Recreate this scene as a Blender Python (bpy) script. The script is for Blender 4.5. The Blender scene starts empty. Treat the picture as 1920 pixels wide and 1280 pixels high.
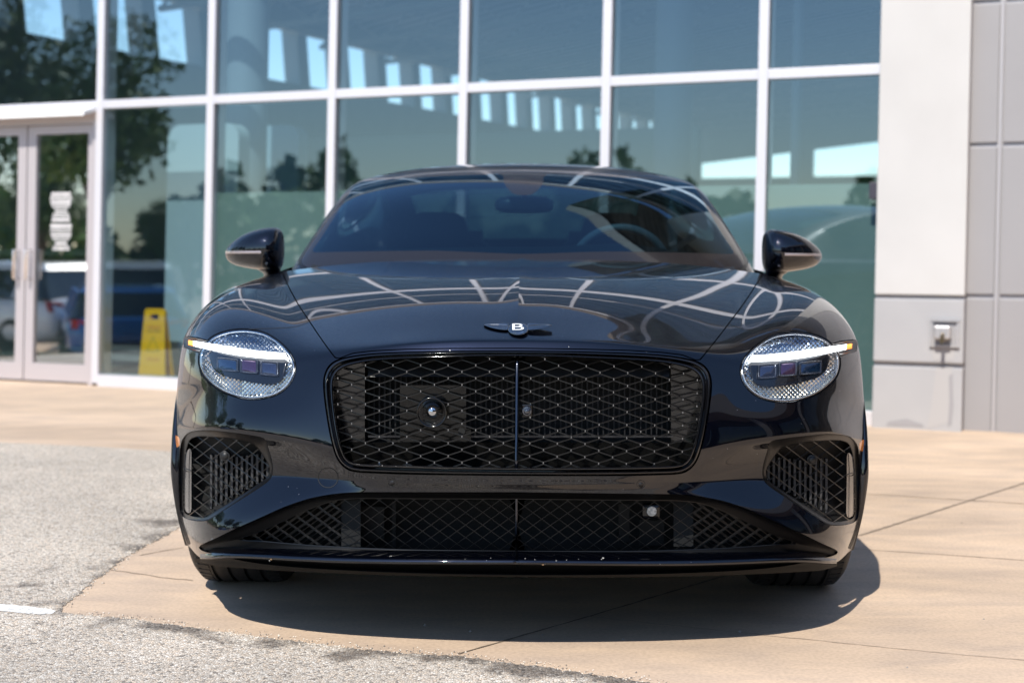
import bpy, math, random
import numpy as np
from mathutils import Vector, Matrix, kdtree
random.seed(7); np.random.seed(7)
R = math.radians
sc = bpy.context.scene
COL = sc.collection

# ------------------------------------------------------------------ camera
F = 2800.0                       # focal length in pixels of the 1920 px wide photograph
CAM = np.array([0.043, -3.72, 1.025]); YAW = R(0.86); ROLL = 0.0042; HY = 470.0
fwd = np.array([-math.sin(YAW), math.cos(YAW), 0.0])
r0_ = np.array([math.cos(YAW), math.sin(YAW), 0.0]); up0 = np.array([0, 0, 1.0])
rgt = math.cos(ROLL)*r0_ + math.sin(ROLL)*up0
upv = math.cos(ROLL)*up0 - math.sin(ROLL)*r0_
cam_d = bpy.data.cameras.new('camera'); cam = bpy.data.objects.new('camera', cam_d); COL.objects.link(cam)
M = Matrix(((rgt[0], upv[0], -fwd[0], CAM[0]), (rgt[1], upv[1], -fwd[1], CAM[1]), (rgt[2], upv[2], -fwd[2], CAM[2]), (0, 0, 0, 1)))
cam.matrix_world = M
cam_d.sensor_width = 36; cam_d.lens = F/1920*36
cam_d.shift_y = (HY-640)/1920.0
cam_d.clip_end = 3000; cam_d.clip_start = 0.05
cam_d.dof.use_dof = True; cam_d.dof.focus_distance = 3.86; cam_d.dof.aperture_fstop = 2.8
cam_d.dof.aperture_blades = 9
sc.camera = cam

# ------------------------------------------------------------------ world and sun
SUN_EL, SUN_AZ = 49.0, 18.0      # azimuth: degrees left of straight-ahead of the car (towards the camera side)
sv = Vector((-math.sin(R(SUN_AZ))*math.cos(R(SUN_EL)), -math.cos(R(SUN_AZ))*math.cos(R(SUN_EL)), math.sin(R(SUN_EL))))
w = bpy.data.worlds.new("World"); sc.world = w; w.use_nodes = True
nt = w.node_tree; nt.nodes.clear()
sky = nt.nodes.new('ShaderNodeTexSky'); sky.sky_type = 'NISHITA'; sky.sun_disc = False
sky.sun_elevation = R(SUN_EL); sky.sun_rotation = math.atan2(sv.x, sv.y)
sky.air_density = 1.0; sky.dust_density = 0.1; sky.ozone_density = 3.0
bg = nt.nodes.new('ShaderNodeBackground'); bg.inputs['Strength'].default_value = 0.15
wo = nt.nodes.new('ShaderNodeOutputWorld')
nt.links.new(sky.outputs[0], bg.inputs[0]); nt.links.new(bg.outputs[0], wo.inputs[0])
sd = bpy.data.lights.new('sun', 'SUN'); sd.energy = 4.5; sd.angle = R(0.5); sd.color = (1, .955, .87)
so = bpy.data.objects.new('sun', sd); COL.objects.link(so)
so.rotation_euler = sv.to_track_quat('Z', 'Y').to_euler(); so.location = (-5, -10, 15)
sc.view_settings.view_transform = 'Standard'; sc.view_settings.look = 'None'
sc.view_settings.exposure = 0.4; sc.view_settings.gamma = 1
sc.render.engine = 'CYCLES'
sc.cycles.use_denoising = True
sc.cycles.max_bounces = 10; sc.cycles.transparent_max_bounces = 16; sc.cycles.glossy_bounces = 6
sc.cycles.sample_clamp_indirect = 8; sc.cycles.caustics_reflective = False; sc.cycles.caustics_refractive = False

# ------------------------------------------------------------------ projection helpers
def ray(px, py):
    d = fwd + rgt*(px-960)/F + upv*(HY-py)/F
    return d
def at_Y(px, py, Y):             # point of the photograph ray that lies on the plane of that world Y
    d = ray(px, py); t = (Y-CAM[1])/d[1]; return CAM + d*t
def on_ground(px, py, z=0.0):
    d = ray(px, py); t = (z-CAM[2])/d[2]; return CAM + d*t
def proj(P):
    P = np.asarray(P, float) - CAM
    dd = P@fwd
    return 960+F*(P@rgt)/dd, HY-F*(P@upv)/dd

# ------------------------------------------------------------------ materials
MATS = {}
def nodes(m):
    m.use_nodes = True; t = m.node_tree
    return t, t.nodes['Principled BSDF']
def mat(name, col=(.5,.5,.5), rough=.5, metal=0.0, spec=.5, coat=0.0, emit=None, es=0, trans=0, ior=1.45, coat_rough=.02):
    if name in MATS: return MATS[name]
    m = bpy.data.materials.new(name); t, b = nodes(m)
    b.inputs['Base Color'].default_value = (*col, 1); b.inputs['Roughness'].default_value = rough
    b.inputs['Metallic'].default_value = metal; b.inputs['Specular IOR Level'].default_value = spec
    b.inputs['Coat Weight'].default_value = coat; b.inputs['Coat Roughness'].default_value = coat_rough
    b.inputs['Transmission Weight'].default_value = trans; b.inputs['IOR'].default_value = ior
    if emit: b.inputs['Emission Color'].default_value = (*emit, 1); b.inputs['Emission Strength'].default_value = es
    MATS[name] = m; return m
def noise_mix(m, scale, c1, c2, lo=.35, hi=.65, detail=6, bump=0, bscale=None, coord='Object', stretch=(1,1,1), rough=.6, dist=.002):
    """base colour varied between two colours by noise, optional bump"""
    t, b = nodes(m); N = t.nodes; L = t.links
    tc = N.new('ShaderNodeTexCoord'); mp = N.new('ShaderNodeMapping'); mp.inputs['Scale'].default_value = stretch
    L.new(tc.outputs[coord], mp.inputs[0])
    n = N.new('ShaderNodeTexNoise'); n.inputs['Scale'].default_value = scale; n.inputs['Detail'].default_value = detail
    L.new(mp.outputs[0], n.inputs['Vector'])
    r = N.new('ShaderNodeValToRGB'); r.color_ramp.elements[0].position = lo; r.color_ramp.elements[1].position = hi
    r.color_ramp.elements[0].color = (*c1, 1); r.color_ramp.elements[1].color = (*c2, 1)
    L.new(n.outputs[0], r.inputs[0]); L.new(r.outputs[0], b.inputs['Base Color'])
    b.inputs['Roughness'].default_value = rough
    if bump:
        n2 = N.new('ShaderNodeTexNoise'); n2.inputs['Scale'].default_value = bscale or scale*5; n2.inputs['Detail'].default_value = 4
        L.new(mp.outputs[0], n2.inputs['Vector'])
        bp = N.new('ShaderNodeBump'); bp.inputs['Strength'].default_value = bump; bp.inputs['Distance'].default_value = dist
        L.new(n2.outputs[0], bp.inputs['Height']); L.new(bp.outputs[0], b.inputs['Normal'])
    return m
def glassy(name, tint, refl, fac=.25, rough=0.0, wav=0.0, wscale=1.5):
    """thin architectural / car glass: tinted see-through with a coated mirror share"""
    if name in MATS: return MATS[name]
    m = bpy.data.materials.new(name); m.use_nodes = True; t = m.node_tree; t.nodes.clear(); N = t.nodes; L = t.links
    o = N.new('ShaderNodeOutputMaterial'); mx = N.new('ShaderNodeMixShader')
    tr = N.new('ShaderNodeBsdfTransparent'); tr.inputs[0].default_value = (*tint, 1)
    gl = N.new('ShaderNodeBsdfGlossy'); gl.inputs['Color'].default_value = (*refl, 1); gl.inputs['Roughness'].default_value = rough
    lw = N.new('ShaderNodeLayerWeight'); lw.inputs['Blend'].default_value = .5
    mr = N.new('ShaderNodeMapRange'); mr.inputs['From Min'].default_value = 0; mr.inputs['From Max'].default_value = 1
    mr.inputs['To Min'].default_value = fac; mr.inputs['To Max'].default_value = 1.0
    pw = N.new('ShaderNodeMath'); pw.operation = 'POWER'; pw.inputs[1].default_value = 3.5
    L.new(lw.outputs['Facing'], pw.inputs[0]); L.new(pw.outputs[0], mr.inputs['Value'])
    L.new(mr.outputs[0], mx.inputs[0]); L.new(tr.outputs[0], mx.inputs[1]); L.new(gl.outputs[0], mx.inputs[2])
    if wav:
        tc = N.new('ShaderNodeTexCoord'); n = N.new('ShaderNodeTexNoise'); n.inputs['Scale'].default_value = wscale; n.inputs['Detail'].default_value = 1
        L.new(tc.outputs['Object'], n.inputs['Vector'])
        bp = N.new('ShaderNodeBump'); bp.inputs['Strength'].default_value = 1; bp.inputs['Distance'].default_value = wav
        L.new(n.outputs[0], bp.inputs['Height']); L.new(bp.outputs[0], gl.inputs['Normal'])
    L.new(mx.outputs[0], o.inputs[0]); MATS[name] = m; return m

# ------------------------------------------------------------------ mesh helpers
def tag(o, label=None, cat=None, group=None, kind=None):
    if label: o['label'] = label
    if cat: o['category'] = cat
    if group: o['group'] = group
    if kind: o['kind'] = kind
    return o
def empty(name, loc, label, cat, group=None):
    o = bpy.data.objects.new(name, None); COL.objects.link(o); o.location = loc; o.empty_display_size = .2
    return tag(o, label, cat, group)
def mk(name, V, Fc, m, parent=None, smooth=True, normals=None, label=None):
    if normals is not None:      # winding agrees with the given normals
        V = np.asarray(V, float); NN = np.asarray(normals, float); G = []
        A3 = np.array([f[:3] for f in Fc], int); g = np.cross(V[A3[:, 1]]-V[A3[:, 0]], V[A3[:, 2]]-V[A3[:, 0]])
        sg = (g*NN[A3].sum(1)).sum(1)
        Fc = [f if q >= 0 else f[::-1] for f, q in zip(Fc, sg)]
    me = bpy.data.meshes.new(name)
    me.from_pydata([tuple(map(float, v)) for v in V], [], [tuple(map(int, f)) for f in Fc])
    if m is not None:
        for mm in (m if isinstance(m, (list, tuple)) else [m]): me.materials.append(mm)
    me.polygons.foreach_set('use_smooth', [bool(smooth)]*len(me.polygons))
    if normals is not None:
        me.normals_split_custom_set_from_vertices([tuple(map(float, n)) for n in normals])
    me.update()
    o = bpy.data.objects.new(name, me); COL.objects.link(o)
    if parent is not None:
        o.parent = parent; o.matrix_parent_inverse = Matrix.Translation(parent.location).inverted() if parent.parent is None else parent.matrix_parent_inverse.copy()
        if parent.parent is not None: o.matrix_parent_inverse = Matrix.Identity(4)
    if label: o['label'] = label
    return o
class MB:
    def __init__(s): s.V = []; s.F = []; s.sm = []
    def add(s, V, Fc):
        k = len(s.V); s.V += [tuple(map(float, v)) for v in V]; s.F += [tuple(int(i)+k for i in f) for f in Fc]; return s
    def box(s, x0, x1, y0, y1, z0, z1, T=None):
        V = [(x, y, z) for z in (z0, z1) for (x, y) in ((x0, y0), (x1, y0), (x1, y1), (x0, y1))]
        if T is not None: V = [T(*v) for v in V]
        return s.add(V, [(0,3,2,1),(4,5,6,7),(0,1,5,4),(1,2,6,5),(2,3,7,6),(3,0,4,7)])
    def tube(s, pts, r, n=6, closed=False, sx=1, flatY=1.0, cap=True):
        pts = [np.asarray(p, float) for p in pts]; m = len(pts); V = []; Fc = []
        rr = r if hasattr(r, '__len__') else [r]*m
        for i, p in enumerate(pts):
            a = pts[(i-1) % m] if (closed or i > 0) else p; b = pts[(i+1) % m] if (closed or i < m-1) else p
            t = b-a; t = t/(np.linalg.norm(t)+1e-12)
            ref = np.array([0, 1.0, 0]) if abs(t[1]) < .9 else np.array([0, 0, 1.0])
            u = np.cross(t, ref); u /= np.linalg.norm(u); v = np.cross(t, u)
            for k in range(n):
                an = 2*math.pi*(k+.5)/n
                V.append(p + u*math.cos(an)*rr[i] + v*math.sin(an)*rr[i]*flatY)
        for i in range(m if closed else m-1):
            j = (i+1) % m
            for k in range(n):
                Fc.append((i*n+k, i*n+(k+1) % n, j*n+(k+1) % n, j*n+k))
        if cap and not closed:
            Fc.append(tuple(range(n))[::-1]); Fc.append(tuple((m-1)*n+k for k in range(n)))
        return s.add(V, Fc)
    def cyl(s, c, ax, r0, r1, h, n=24, cap=True):
        c = np.asarray(c, float); ax = np.asarray(ax, float); ax /= np.linalg.norm(ax)
        return s.tube([c, c+ax*h], [r0, r1], n, cap=cap)
    def lathe(s, c, ax, prof, n=32):
        c = np.asarray(c, float); ax = np.asarray(ax, float); ax /= np.linalg.norm(ax)
        ref = np.array([0, 0, 1.0]) if abs(ax[2]) < .9 else np.array([0, 1.0, 0])
        u = np.cross(ref, ax); u /= np.linalg.norm(u); v = np.cross(ax, u); V = []; Fc = []
        for (r, h) in prof:
            for k in range(n):
                a = 2*math.pi*k/n; V.append(c+ax*h+(u*math.cos(a)+v*math.sin(a))*r)
        for i in range(len(prof)-1):
            for k in range(n): Fc.append((i*n+k, i*n+(k+1) % n, (i+1)*n+(k+1) % n, (i+1)*n+k))
        return s.add(V, Fc)
    def build(s, name, m, parent=None, smooth=False, label=None, bevel=0, mirror=False, auto=None):
        V, Fc = s.V, s.F
        if mirror:
            k = len(V); V = V+[(-x, y, z) for x, y, z in V]; Fc = Fc+[tuple(i+k for i in f[::-1]) for f in Fc]
        o = mk(name, V, Fc, m, parent, smooth, label=label)
        if auto:
            me = o.data
            me.polygons.foreach_set('use_smooth', [True]*len(me.polygons))
            try: me.set_sharp_from_angle(angle=R(auto))
            except Exception: pass
        if bevel:
            b = o.modifiers.new('bevel', 'BEVEL'); b.width = bevel; b.segments = 2; b.limit_method = 'ANGLE'
        return o

# ------------------------------------------------------------------ B-spline nets and trimming
def basis(n, t, p=3):
    kn = np.concatenate([np.zeros(p), np.arange(n-p+1), np.full(p, n-p)]).astype(float)
    t = np.clip(t, 0, n-p-1e-9); B = np.zeros((len(t), n+p))
    for i in range(n+p): B[:, i] = (t >= kn[i]) & (t < kn[i+1])
    for q in range(1, p+1):
        Bn = np.zeros_like(B)
        for i in range(n+p-q):
            a = kn[i+q]-kn[i]; b = kn[i+q+1]-kn[i+1]
            if a > 0: Bn[:, i] += (t-kn[i])/a*B[:, i]
            if b > 0: Bn[:, i] += (kn[i+q+1]-t)/b*B[:, i+1]
        B = Bn
    return B[:, :n]
class Surf:
    """dense triangle sheet: P positions, N normals (towards outside), pix coordinates"""
    def __init__(s, P, N, Fc): s.P, s.N, s.F = P, N, Fc
    def pix(s): return proj(s.P)
def net(C, su, sv, flip=False):
    C = np.asarray(C, float); nr, nc = C.shape[:2]
    tr = np.linspace(0, nr-3, (nr-3)*sv+1); tc = np.linspace(0, nc-3, (nc-3)*su+1)
    Br, Bc = basis(nr, tr), basis(nc, tc)
    P = np.einsum('ri,cj,ijk->rck', Br, Bc, C)
    dr = np.gradient(P, axis=0); dc = np.gradient(P, axis=1)
    N = np.cross(dr, dc); N /= (np.linalg.norm(N, axis=2, keepdims=True)+1e-12)
    if flip: N = -N
    a, b = P.shape[:2]; idx = np.arange(a*b).reshape(a, b)
    q = np.stack([idx[:-1, :-1], idx[1:, :-1], idx[1:, 1:], idx[:-1, 1:]], -1).reshape(-1, 4)
    if flip: q = q[:, ::-1]
    Fc = np.concatenate([q[:, [0, 1, 2]], q[:, [0, 2, 3]]])
    return Surf(P.reshape(-1, 3), N.reshape(-1, 3), Fc), P
def sdf(poly, x, y, closed=True):
    poly = np.asarray(poly, float); n = len(poly); x = np.asarray(x, float); y = np.asarray(y, float)
    D = np.full(x.shape, 1e9); ins = np.zeros(x.shape, bool)
    for i in range(n if closed else n-1):
        a, b = poly[i], poly[(i+1) % n]; e = b-a; L = e@e+1e-12
        t = np.clip(((x-a[0])*e[0]+(y-a[1])*e[1])/L, 0, 1)
        D = np.minimum(D, np.hypot(x-a[0]-t*e[0], y-a[1]-t*e[1]))
        if closed and a[1] != b[1]:
            c = ((a[1] > y) != (b[1] > y)) & (x < (b[0]-a[0])*(y-a[1])/(b[1]-a[1])+a[0]); ins ^= c
    return np.where(ins, -D, D) if closed else D
def smooth_poly(pts, n=160, closed=True, it=1):
    """closed Catmull-Rom-ish resampling of a traced outline"""
    P = np.asarray(pts, float); m = len(P); out = []
    for i in range(m if closed else m-1):
        p0, p1, p2, p3 = (P[(i-1) % m], P[i], P[(i+1) % m], P[(i+2) % m]) if closed else (P[max(i-1, 0)], P[i], P[i+1], P[min(i+2, m-1)])
        for t in np.linspace(0, 1, 12, endpoint=False):
            out.append(.5*((2*p1)+(-p0+p2)*t+(2*p0-5*p1+4*p2-p3)*t*t+(-p0+3*p1-3*p2+p3)*t**3))
    if not closed: out.append(P[-1])
    out = np.array(out)
    Q = np.vstack([out, out[:1]]) if closed else out
    L = np.concatenate([[0], np.cumsum(np.hypot(*(np.diff(Q, axis=0)[:, :2]).T))])
    t = np.linspace(0, L[-1], n+1)[:-1] if closed else np.linspace(0, L[-1], n)
    return np.stack([np.interp(t, L, Q[:, k]) for k in range(Q.shape[1])], 1)
def trim(S, s):
    """keep the part of the sheet where s < 0; returns Surf and flags of the vertices on the cut"""
    s = np.asarray(s, float); s = np.where(np.abs(s) < 1e-6, 1e-6, s)
    ins = s < 0; k = ins[S.F].sum(1)
    P = list(S.P); N = list(S.N); newF = [tuple(f) for f in S.F[k == 3]]; cache = {}; cut = set()
    def mid(a, b):
        key = (a, b) if a < b else (b, a)
        if key in cache: return cache[key]
        t = s[key[0]]/(s[key[0]]-s[key[1]])
        P.append(S.P[key[0]]*(1-t)+S.P[key[1]]*t); nn = S.N[key[0]]*(1-t)+S.N[key[1]]*t
        N.append(nn/(np.linalg.norm(nn)+1e-12)); cache[key] = len(P)-1; cut.add(len(P)-1); return len(P)-1
    edges = []
    for f in S.F[(k == 1) | (k == 2)]:
        f = list(map(int, f)); i = [bool(ins[v]) for v in f]
        if sum(i) == 1:
            j = i.index(True); a, b, c = f[j], f[(j+1) % 3], f[(j+2) % 3]
            m1, m2 = mid(a, b), mid(c, a); newF.append((a, m1, m2)); edges.append((m1, m2))
        else:
            j = i.index(False); a, b, c = f[j], f[(j+1) % 3], f[(j+2) % 3]
            m1, m2 = mid(a, b), mid(c, a); newF += [(m1, b, c), (m1, c, m2)]; edges.append((m2, m1))
    P = np.array(P); N = np.array(N); newF = np.array(newF, int).reshape(-1, 3)
    used = np.unique(newF) if len(newF) else np.array([], int); re = -np.ones(len(P), int); re[used] = np.arange(len(used))
    T = Surf(P[used], N[used], re[newF]); T.edges = [(re[a], re[b]) for a, b in edges if re[a] >= 0 and re[b] >= 0]
    if hasattr(S, 'edges'):
        old = [(re[a], re[b]) for a, b in S.edges if re[a] >= 0 and re[b] >= 0]; T.edges = T.edges+old
    return T
def surf_obj(name, S, m, parent, mirror=True, left=None, lip=0.0, off=0.0, label=None, lipdir=None):
    """sheet -> mesh object; lip turns the cut edges inwards to show thickness"""
    P = S.P + S.N*off; N = S.N; Fc = [tuple(f) for f in S.F]
    Vn = [P]; Nn = [N]; k = len(P)
    if lip and getattr(S, 'edges', None):
        es = S.edges; vs = sorted({v for e in es for v in e}); ix = {v: i for i, v in enumerate(vs)}
        A = P[vs]; NA = N[vs]; D = -NA if lipdir is None else np.tile(np.asarray(lipdir, float), (len(vs), 1))
        cen = np.zeros_like(A); nn = np.zeros_like(A)
        for a, b in es:
            e = P[b]-P[a]; c = np.cross(e, D[ix[a]]); c /= (np.linalg.norm(c)+1e-12); nn[ix[a]] += c; nn[ix[b]] += c
        nn /= (np.linalg.norm(nn, axis=1, keepdims=True)+1e-12)
        # rounded turn-in: outer ring (surface normal) -> ring 2 -> deep ring
        r = .0022
        ring0 = A; n0 = NA
        ring1 = A + D*r*.8; n1 = NA*.3 + nn*.9; n1 /= np.linalg.norm(n1, axis=1, keepdims=True)
        ring2 = A + D*lip; n2 = nn
        Vn += [ring0, ring1, ring2]; Nn += [n0, n1, n2]; m_ = len(vs)
        for a, b in es:
            i, j = ix[a], ix[b]
            for q in range(2):
                Fc.append((k+q*m_+i, k+q*m_+j, k+(q+1)*m_+j, k+(q+1)*m_+i))
    V = np.concatenate(Vn); NN = np.concatenate(Nn); n = len(V)
    if left is not True:
        V2 = V*np.array([-1, 1, 1]); N2 = NN*np.array([-1, 1, 1])
        if left is None: V = np.concatenate([V, V2]); NN = np.concatenate([NN, N2]); Fc = Fc+[tuple(i+n for i in f[::-1]) for f in Fc]
        else: V, NN = V2, N2; Fc = [f[::-1] for f in Fc]
    return mk(name, V, Fc, m, parent, True, normals=NN, label=label)
# ================================================================== CAR
paint = mat('black paint', (.0014, .0023, .0070), .34, .85, .1, 1.0)
def flake(m):
    t, b = nodes(m); N = t.nodes; L = t.links
    b.inputs['Coat Roughness'].default_value = .020; b.inputs['Coat IOR'].default_value = 1.60
    tc = N.new('ShaderNodeTexCoord'); v = N.new('ShaderNodeTexVoronoi'); v.inputs['Scale'].default_value = 900
    L.new(tc.outputs['Object'], v.inputs[0])
    mr = N.new('ShaderNodeMapRange'); mr.inputs['To Min'].default_value = .28; mr.inputs['To Max'].default_value = .5
    L.new(v.outputs['Distance'], mr.inputs[0]); L.new(mr.outputs[0], b.inputs['Roughness'])
    # dust specks that stick to the paint
    n = N.new('ShaderNodeTexVoronoi'); n.inputs['Scale'].default_value = 42; n.inputs['Randomness'].default_value = 1
    L.new(tc.outputs['Object'], n.inputs[0])
    n2 = N.new('ShaderNodeTexNoise'); n2.inputs['Scale'].default_value = 9; L.new(tc.outputs['Object'], n2.inputs[0])
    lt = N.new('ShaderNodeMath'); lt.operation = 'LESS_THAN'; lt.inputs[1].default_value = .042; L.new(n.outputs['Distance'], lt.inputs[0])
    gt = N.new('ShaderNodeMath'); gt.operation = 'GREATER_THAN'; gt.inputs[1].default_value = .5; L.new(n2.outputs[0], gt.inputs[0])
    mu = N.new('ShaderNodeMath'); mu.operation = 'MULTIPLY'; L.new(lt.outputs[0], mu.inputs[0]); L.new(gt.outputs[0], mu.inputs[1])
    mx = N.new('ShaderNodeMix'); mx.data_type = 'RGBA'; mx.inputs[6].default_value = b.inputs['Base Color'].default_value
    mx.inputs[7].default_value = (.30, .30, .31, 1); L.new(mu.outputs[0], mx.inputs[0]); L.new(mx.outputs[2], b.inputs['Base Color'])
    ml = N.new('ShaderNodeMath'); ml.operation = 'SUBTRACT'; ml.inputs[0].default_value = 1; L.new(mu.outputs[0], ml.inputs[1])
    L.new(ml.outputs[0], b.inputs['Coat Weight'])
flake(paint)
gloss = mat('gloss black trim', (.004, .004, .005), .08, 0, .5, .6)
chrome_b = mat('black chrome', (.09, .095, .11), .10, 1.0)
wirem = mat('black wire', (.004, .004, .0045), .30, 0, .35, .15, coat_rough=.1)
satin = mat('satin black plastic', (.012, .012, .013), .42)
matte = mat('matte black', (.006, .006, .006), .75)
dgrey = mat('dark grey duct', (.003, .003, .003), .5, 0, .3)
rubber = mat('tyre rubber', (.012, .012, .0125), .62)
seal = mat('black seal', (.006, .006, .007), .3)

car = empty('coupe', (0, 0, 0), 'glossy black two-door luxury coupe parked head-on, headlights lit, wide mesh grille', 'car')

# rows from the cowl over the bonnet edge and down the nose; columns from the centre to the wheel side
ROWS = [
 (-22, [(0,1.40,1.0005),(.03,1.40,0.9945),(.25,1.40,.996),(.55,1.40,.985),(.81,1.40,.953),(.84,1.40,.945),(.875,1.40,.936),(.91,1.40,.928),(.945,1.40,.913),(.968,1.40,.885)]),
 (15, [(0,1.10,0.9835),(.03,1.10,0.9775),(.23,1.10,.978),(.50,1.10,.963),(.755,1.10,.930),(.80,1.10,.927),(.845,1.10,.927),(.89,1.10,.925),(.945,1.10,.908),(.980,1.10,.865)]),
 (50, [(0,.80,0.9615),(.03,.80,0.9555),(.21,.80,.953),(.46,.80,.932),(.685,.80,.884),(.735,.80,.888),(.80,.80,.898),(.870,.80,.900),(.942,.80,.880),(.988,.80,.825)]),
 (80, [(0,.55,0.9315),(.03,.55,0.9255),(.19,.55,.922),(.40,.55,.897),(.615,.55,.847),(.675,.55,.850),(.755,.55,.860),(.845,.56,.858),(.93,.59,.828),(.990,.66,.77)]),
 (100, [(0,.36,0.8865),(.03,.36,0.8805),(.17,.36,.878),(.36,.36,.852),(.555,.36,.805),(.615,.365,.804),(.71,.37,.807),(.81,.40,.800),(.912,.47,.770),(.992,.62,.71)]),
 (115, [(0,.20,.8285),(.03,.20,.8255),(.16,.20,.824),(.325,.205,.806),(.515,.225,.776),(.58,.245,.768),(.675,.27,.760),(.785,.31,.744),(.897,.41,.712),(.990,.60,.65)]),
 (123, [(0,.112,.797),(.05,.112,.797),(.15,.113,.796),(.31,.121,.787),(.485,.165,.762),(.56,.19,.742),(.655,.225,.728),(.767,.275,.705),(.887,.38,.668),(.988,.585,.605)]),
 (128, [(0,.107,.7925),(.05,.107,.7925),(.15,.108,.7915),(.31,.117,.782),(.475,.15,.748),(.55,.175,.72),(.645,.208,.70),(.762,.255,.68),(.876,.365,.635),(.981,.575,.57)]),
 (133, [(0,.095,.772),(.05,.095,.772),(.15,.096,.771),(.31,.106,.764),(.47,.135,.73),(.545,.155,.69),(.64,.19,.67),(.76,.24,.65),(.874,.355,.61),(.981,.57,.545)]),
 (140, [(0,.06,.70),(.05,.06,.70),(.15,.062,.70),(.31,.075,.70),(.465,.11,.69),(.54,.135,.655),(.64,.17,.63),(.758,.22,.615),(.874,.345,.585),(.981,.565,.52)]),
 (147, [(0,.035,.62),(.05,.035,.62),(.15,.036,.62),(.31,.05,.62),(.46,.085,.615),(.54,.112,.605),(.64,.148,.59),(.76,.205,.583),(.876,.335,.562),(.982,.56,.495)]),
 (153, [(0,.015,.55),(.05,.015,.55),(.15,.016,.55),(.31,.03,.55),(.455,.068,.55),(.54,.10,.555),(.645,.14,.55),(.763,.20,.553),(.877,.33,.545),(.982,.56,.475)]),
 (157, [(0,.005,.515),(.05,.005,.515),(.15,.005,.515),(.31,.02,.515),(.45,.062,.515),(.54,.098,.53),(.645,.142,.535),(.764,.205,.540),(.878,.332,.535),(.982,.56,.46)]),
 (159, [(0,0.0068,0.5126),(.05,0.0068,0.5126),(.15,0.0068,0.5126),(.31,0.0218,0.5126),(.45,0.0638,0.5126),(.54,0.1010,0.5260),(.645,0.1450,0.5310),(.764,0.2080,0.5360),(.878,0.3350,0.5310),(.982,0.5630,0.4560)]),
 (161, [(0,.0,.49),(.05,.0,.49),(.15,.0,.49),(.31,.015,.488),(.445,.065,.49),(.54,.115,.50),(.645,.165,.515),(.765,.235,.525),(.879,.345,.52),(.981,.56,.44)]),
 (166, [(0,.0,.468),(.05,.0,.468),(.15,.002,.468),(.31,.018,.466),(.44,.075,.465),(.54,.14,.465),(.645,.195,.475),(.765,.26,.47),(.879,.355,.47),(.980,.56,.41)]),
 (171, [(0,.012,.445),(.05,.012,.445),(.15,.014,.445),(.31,.03,.444),(.44,.088,.44),(.54,.15,.435),(.645,.20,.435),(.765,.255,.41),(.879,.35,.41),(.978,.56,.37)]),
 (173, [(0,0.0114,0.4426),(.05,0.0114,0.4426),(.15,0.0134,0.4426),(.31,0.0294,0.4416),(.44,0.0874,0.4376),(.54,0.1490,0.4310),(.645,0.1990,0.4310),(.765,0.2540,0.4060),(.879,0.3490,0.4060),(.978,0.5590,0.3660)]),
 (177, [(0,.022,.43),(.05,.022,.43),(.15,.024,.43),(.31,.04,.43),(.44,.085,.42),(.545,.125,.405),(.66,.165,.38),(.78,.225,.35),(.88,.34,.345),(.976,.555,.335)]),
 (183, [(0,.03,.415),(.05,.03,.415),(.15,.032,.415),(.31,.045,.413),(.44,.075,.40),(.555,.10,.37),(.69,.135,.315),(.795,.20,.29),(.882,.33,.285),(.970,.55,.29)]),
 (194, [(0,.04,.35),(.05,.04,.35),(.15,.042,.35),(.31,.05,.35),(.44,.08,.35),(.56,.11,.32),(.70,.15,.27),(.80,.21,.24),(.886,.335,.228),(.964,.55,.235)]),
 (209, [(0,.06,.26),(.05,.06,.26),(.15,.062,.26),(.31,.07,.26),(.44,.10,.26),(.57,.13,.25),(.70,.18,.225),(.80,.25,.192),(.880,.385,.172),(.945,.565,.172)]),
]
AY, AZ, AR = .93, .372, .405
CTRL = []
TUCK = [0]*18+[.003,.010,.020,.036]
for (th, row), tk in zip(ROWS, TUCK):
    row = [np.array(p, float) for p in row]; row.insert(2, row[1]*.68+row[2]*.32); row[-1][0] += .006 if row[-1][0] > .972 else 0; a = R(th); c9 = row[-1]
    e = np.array([.986-tk, AY+AR*math.cos(a), AZ+AR*math.sin(a)])
    def lp(t, x): q = c9*(1-t)+e*t; q[0] = x; return q
    row += [lp(.25, .995-tk), lp(.55, .998-tk), lp(.85, .993-tk), e,
            np.array([.963-tk, AY+(AR-.008)*math.cos(a), AZ+(AR-.008)*math.sin(a)]), np.array([.86, AY+(AR-.008)*math.cos(a), AZ+(AR-.008)*math.sin(a)])]
    CTRL.append([(-p[0], p[1], p[2]) for p in row])
front, Pgrid = net(CTRL, 16, 16)
if front.N[np.argmax(front.P[:, 2])][2] < 0: front.N *= -1; front.F = front.F[:, ::-1]
fpx, fpy = front.pix()
NCg = Pgrid.shape[1]; colp = (np.arange(len(front.P)) % NCg)/16.0
vis = (((CAM-front.P)*front.N).sum(1) > 0) & (colp < 11.2)
vid = np.where(vis)[0]
KD = kdtree.KDTree(len(vid))
for n_, i_ in enumerate(vid): KD.insert((fpx[i_], fpy[i_], 0), int(i_))
KD.balance()
def on_body(px, py, off=0.0):
    """3D point of the nose surface seen at that place of the photograph, pushed back by off metres along the car"""
    co, i, d = KD.find((px, py, 0)); r = ray(px, py)
    n = front.N[i]; den = r@n
    t = ((front.P[i]-CAM)@n)/den if abs(den) > .12 else (front.P[i][1]-CAM[1])/r[1]
    p = CAM+r*t
    if abs(p[1]-front.P[i][1]) > .06: p = at_Y(px, py, front.P[i][1])
    if off: p = at_Y(px, py, p[1]+off)
    if abs(p[0]) < .006: p[0] = 0
    return p
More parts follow.
